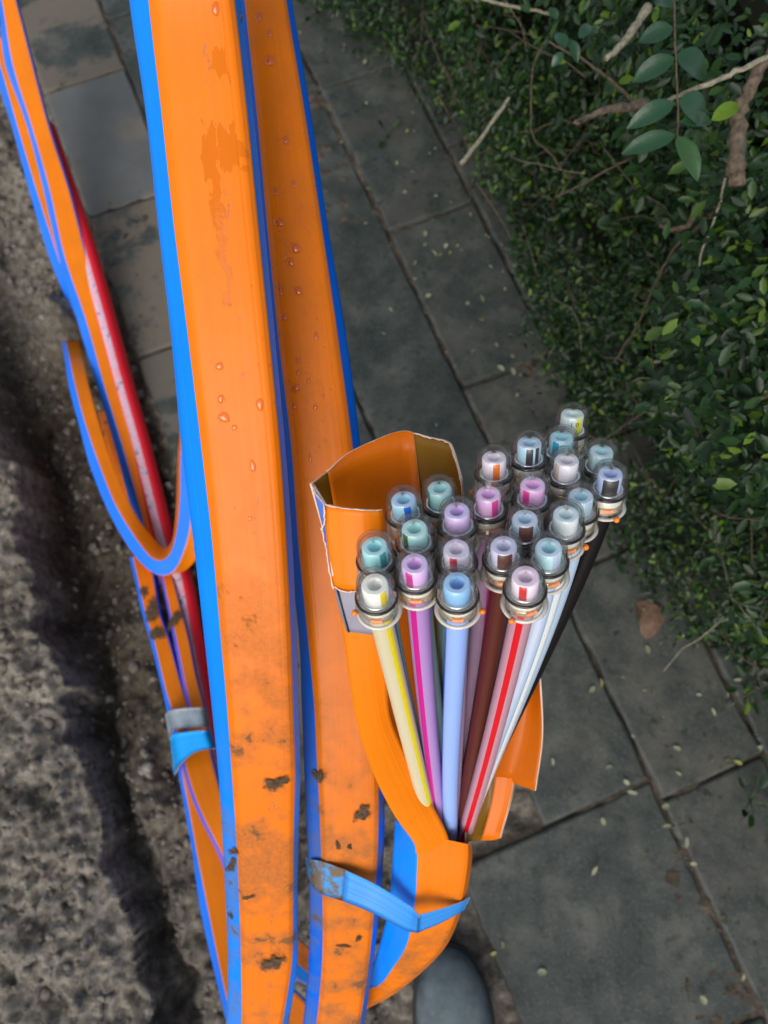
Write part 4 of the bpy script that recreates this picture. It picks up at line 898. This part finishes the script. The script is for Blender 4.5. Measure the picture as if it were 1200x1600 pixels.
twig([(1230, 75, .50), (1160, 108, .505), (1110, 130, .51), (1058, 150, .52), (1040, 158, .525)], .0022, .0013, M['bark_pale'], jit=.0004)
twig([(1053, -30, .49), (1054, 40, .492), (1058, 120, .494), (1060, 180, .496), (1059, 214, .497)], .0008, .0006, M['bark'], jit=.0002)
twig([(1010, 163, .56), (975, 167, .552), (940, 176, .546), (905, 189, .54), (897, 193, .539)], .0040, .0012, M['bark_broken'], jit=.0006, name='broken_stub')
twig([(1012, 10, .55), (1000, 30, .548), (975, 65, .545), (947, 92, .542)], .0034, .0022, M['bark_pale'], jit=.0004, name='broken_stub')
twig([(990, 158, .60), (960, 130, .595), (920, 100, .59), (885, 82, .585), (857, 65, .58)], .0014, .0009, M['bark'], jit=.0004)
twig([(720, 257, .80), (745, 225, .79), (770, 190, .78), (796, 152, .77)], .0028, .0018, M['bark_pale'], jit=.0004)
twig([(730, -10, .74), (780, 6, .735), (830, 15, .73), (875, 25, .725)], .0020, .0014, M['bark_pale'], jit=.0003)
twig([(1240, 10, .50), (1205, 80, .51), (1175, 130, .52), (1155, 180, .53), (1150, 240, .53), (1152, 290, .53)], .0035, .0058, M['bark_broken'], jit=.0008, name='broken_stub', seg=10)
twig([(1008, 572, .70), (1060, 552, .69), (1120, 533, .68), (1175, 512, .67), (1240, 490, .66)], .0018, .0024, M['bark_pale'], jit=.0004)
twig([(850, 70, .68), (834, 100, .685), (830, 150, .69), (832, 212, .695), (858, 238, .70), (890, 280, .71)], .0012, .0008, M['bark'], jit=.0003)
twig([(875, 305, .70), (910, 288, .70), (950, 265, .69), (990, 245, .68)], .0014, .0010, M['bark'], jit=.0003)
twig([(1130, 290, .62), (1105, 340, .63), (1060, 380, .64), (1030, 430, .65), (1000, 500, .67), (960, 565, .69)], .0020, .0010, M['bark'], jit=.0005)
twig([(1140, 250, .58), (1120, 330, .59), (1095, 400, .60), (1085, 460, .61)], .0012, .0008, M['bark_pale'], jit=.0004)
twig([(1090, 320, .58), (1075, 350, .60), (1050, 360, .61), (1030, 352, .61)], .0030, .0015, M['bark_broken'], jit=.0006, name='broken_stub')
twig([(745, 285, .80), (775, 330, .80), (800, 375, .80)], .0012, .0009, M['bark'], jit=.0003)
twig([(870, 640, .78), (900, 665, .78), (935, 690, .78)], .0010, .0008, M['bark'], jit=.0003)
twig([(1100, 660, .70), (1150, 640, .70), (1240, 600, .69)], .0016, .0018, M['bark_pale'], jit=.0004)
for q in range(260):
    s = random.uniform(-1.4, .25); z = random.uniform(.05, .58); n = float(hedge_face(s, z))+random.uniform(-.012, .05)
    x, y = nsxy(n, s); p = Vector((x, y, z)); d = Vector((random.gauss(0, 1), random.gauss(0, 1), random.gauss(.2, .7))); nv = Vector((NV[0], NV[1], 0)); d = (d-nv*d.dot(nv)*.7).normalized(); L = random.uniform(.03, .14)
    pts = [p+d*L*t+Vector((random.gauss(0, .004), random.gauss(0, .004), random.gauss(0, .004)))*(t > 0) for t in (0, .25, .5, .75, 1)]
    r = random.uniform(.0004, .0012); v, f = tube_geo(pts, [r, r*.95, r*.9, r*.8, r*.6], 6); mk('twig', v, f, M['bark' if random.random() < .88 else 'bark_pale'], parent=hedge)
def big_leaf(bx, by, bz, tx, ty, tz, wd, m, name='sprig_leaf', parent=hedge, fold=.12, tone=.5, roll=0.0):
    a, b = P(bx, by, bz), P(tx, ty, tz); d = b-a; L = d.length; d.normalize(); n = camdir((0, 0, 1)); n = (n-d*n.dot(d)).normalized(); s = d.cross(n)
    n, s = n*math.cos(roll)+s*math.sin(roll), s*math.cos(roll)-n*math.sin(roll)
    V = []; Fs = []; K = 9
    for i in range(K):
        t = i/(K-1); hw = wd*L*(math.sin(math.pi*min(1, t**.85*.985+.008)))**.75*(.5)
        for j in (-1, -.5, 0, .5, 1):
            V.append(a+d*L*t+s*hw*j+n*(L*.10*math.sin(math.pi*t)+abs(j)*hw*fold*1.6-(.0003 if j == 0 else 0)+L*.008*math.sin(j*3+t*14)))
    for i in range(K-1):
        for j in range(4): c = i*5+j; Fs.append((c, c+1, c+6, c+5))
    o = mk(name, V, Fs, m, parent=parent, attr={'tone': [tone]*len(V)}) if parent else mk(name, V, Fs, m, loc=a, attr={'tone': [tone]*len(V)})
    return o
for q in [(1054, 160, .495, 979, 201, .505, .42, .45), (1055, 212, .497, 971, 240, .508, .38, .62), (1058, 213, .497, 1090, 283, .50, .42, .55), (1052, 45, .492, 998, 65, .50, .62, .35), (1054, 90, .493, 988, 128, .505, .50, .2), (1056, 88, .493, 1104, 122, .51, .60, .1),
          (1060, 158, .496, 1102, 190, .515, .66, .12), (1112, 188, .52, 1155, 163, .525, .42, .9), (1063, 192, .50, 1112, 190, .515, .34, .5), (1050, 12, .49, 1022, 2, .50, .6, .4), (870, 30, .6, 858, 12, .6, .7, .3), (884, 75, .585, 868, 52, .59, .6, .35), (880, 82, .585, 862, 105, .59, .6, .4), (892, 62, .58, 902, 98, .585, .5, .15), (905, 60, .58, 922, 38, .585, .5, .5)]:
    big_leaf(*q[:7], M['leaf_big'] if q[7] < .8 else M['leaf'], tone=q[7])

# ------------------------------------------------------------------ bits on the paving
PB = BVHTree.FromPolygons(*(lambda vs, fs: (vs, fs))(*(lambda: (
    [Vector(nsxy(-.2, -2.4)+(0,)), Vector(nsxy(1, -2.4)+(0,)), Vector(nsxy(1, 1.3)+(0,)), Vector(nsxy(-.2, 1.3)+(0,))], [(0, 1, 2, 3)]))()))
bits = [fast_mesh('leaf_bit', LF*np.array([1, q, 1.6]), LT, M['leaf_pale'], {'tone': np.full(7, t)}, True) for q, t in ((.9, .1), (1.2, .3), (1.5, .0), (.8, .6))]
fixed = [(537, 68), (500, 80), (558, 84), (568, 100), (534, 225), (570, 295), (636, 298), (602, 245), (665, 370), (674, 390), (651, 407), (607, 480), (664, 464), (757, 502), (713, 568), (788, 580), (799, 574), (1053, 490), (929, 917), (1009, 961), (863, 1184), (983, 1227), (997, 1240), (941, 1277), (1049, 1290), (1073, 1325), (1078, 1350), (1126, 1441), (1160, 1533), (1019, 1075), (1009, 936), (1009, 1007), (1051, 1167), (1115, 1186), (1131, 1192), (1146, 1188), (1112, 1105), (1145, 1062), (1178, 1149), (1192, 1165), (855, 1519), (946, 1200), (1065, 1212), (925, 1368), (776, 1487), (786, 1483), (1104, 1570), (1034, 1262), (940, 1075), (930, 1072), (640, 268), (620, 250), (735, 552), (750, 460), (700, 380), (690, 395)]
def bit(x, y, sz):
    z = .006; g = G(x, y, z) if not isinstance(x, Vector) else x
    o = bpy.data.objects.new('leaf_bit', random.choice(bits)); COL.objects.link(o)
    o.matrix_world = Matrix.Translation(g) @ Euler((random.gauss(0, .3), random.gauss(0, .3), random.uniform(0, 6.3))).to_matrix().to_4x4() @ Matrix.Scale(sz, 4)
    n_, s_q = xyns(g.x, g.y); row_ = ['first', 'second', 'third', 'fourth', 'fifth', 'sixth'][min(5, sum(s_q > c for c in (-1.09, -.757, -.439, -.097, .241)))]
    if n_ < -.01: zn = 'beside the trench'
    elif n_ < .300: zn = 'on the large slab at the bottom' if s_q > .211 else 'on the long dark slab beside the middle duct bundle'
    elif n_ < .335: zn = 'in the joint by the '+row_+' mottled slab from the top'
    elif n_ < .47: zn = 'on the '+row_+' mottled slab from the top'
    else: zn = 'at the hedge edge, level with the '+row_+' slab from the top'
    return tag(o, ('larger' if sz > .012 else 'small' if sz > .0065 else 'tiny')+' pale leaf bit '+zn, 'leaf bit', 'pale leaf bits strewn over the paving')
for (x, y) in fixed: bit(x, y, random.uniform(.009, .016))
for k in range(125):
    n = .50-abs(random.gauss(0, .09)); s = random.uniform(-1.3, .35); x, y = nsxy(n, s); bit(Vector((x, y, .006)), 0, random.uniform(.004, .009))
# dead leaf
g = G(1015, 965, .008); Z = 1.085
V = []; Fs = []; dl = [(0, 0)]
for k in range(14):
    f = 2*math.pi*k/14; r = .021*(1+.18*math.sin(3*f+1)+.1*math.sin(7*f)); dl.append((r*math.cos(f)*1.15*.8, r*math.sin(f)*1.3))
V = [(g.x+a, g.y+b, g.z+.004*math.sin(a*160)+.003*math.cos(b*130)) for a, b in dl]; Fs = [(0, 1+k, 1+(k+1) % 14) for k in range(14)]
tag(mk('dead_leaf', V, Fs, M['leaf_rust'], loc=g), 'curled rust brown dead leaf on the paving right of the tube cluster', 'leaf')
def weed(x, y, n, L, label, tone, m):
    g = G(x, y, .004); e = empty('weed', g, label, 'weed')
    for k in range(n):
        f = 2*math.pi*k/n+random.random(); up = random.uniform(.4, .9); d = Vector((math.cos(f), math.sin(f), up)).normalized(); st = g+d*L
        v, fs = tube_geo([g, g.lerp(st, .5)+Vector((0, 0, .003)), st], [.0008, .0006, .0005], 5); mk('stem', v, fs, M['leaf'], parent=e)
        o = bpy.data.objects.new('leaf', m); COL.objects.link(o); o.parent = e
        o.matrix_local = Matrix.Translation(d*L*.95) @ Euler((random.gauss(0, .3), random.gauss(-.3, .3), f)).to_matrix().to_4x4() @ Matrix.Scale(.020, 4)
wl = fast_mesh('weed_leaf', LF*np.array([1, 1.1, 1.5]), LT, M['leaf'], {'tone': np.full(7, .7)}, True)
weed(606, 215, 3, .018, 'tiny yellow green seedling at the paving joint left of the hedge', 1, wl)
weed(1172, 1250, 6, .022, 'small green weed between slabs at the right edge', .6, wl)
weed(497, 20, 7, .03, 'dark little weed by the top of the middle duct bundle', .6, wl)
weed(965, 870, 3, .012, 'tiny weed in the paving joint below the right side of the cluster', .6, wl)
weed(1165, 1075, 7, .022, 'leafy tuft reaching over the slab below the hedge', .6, wl)
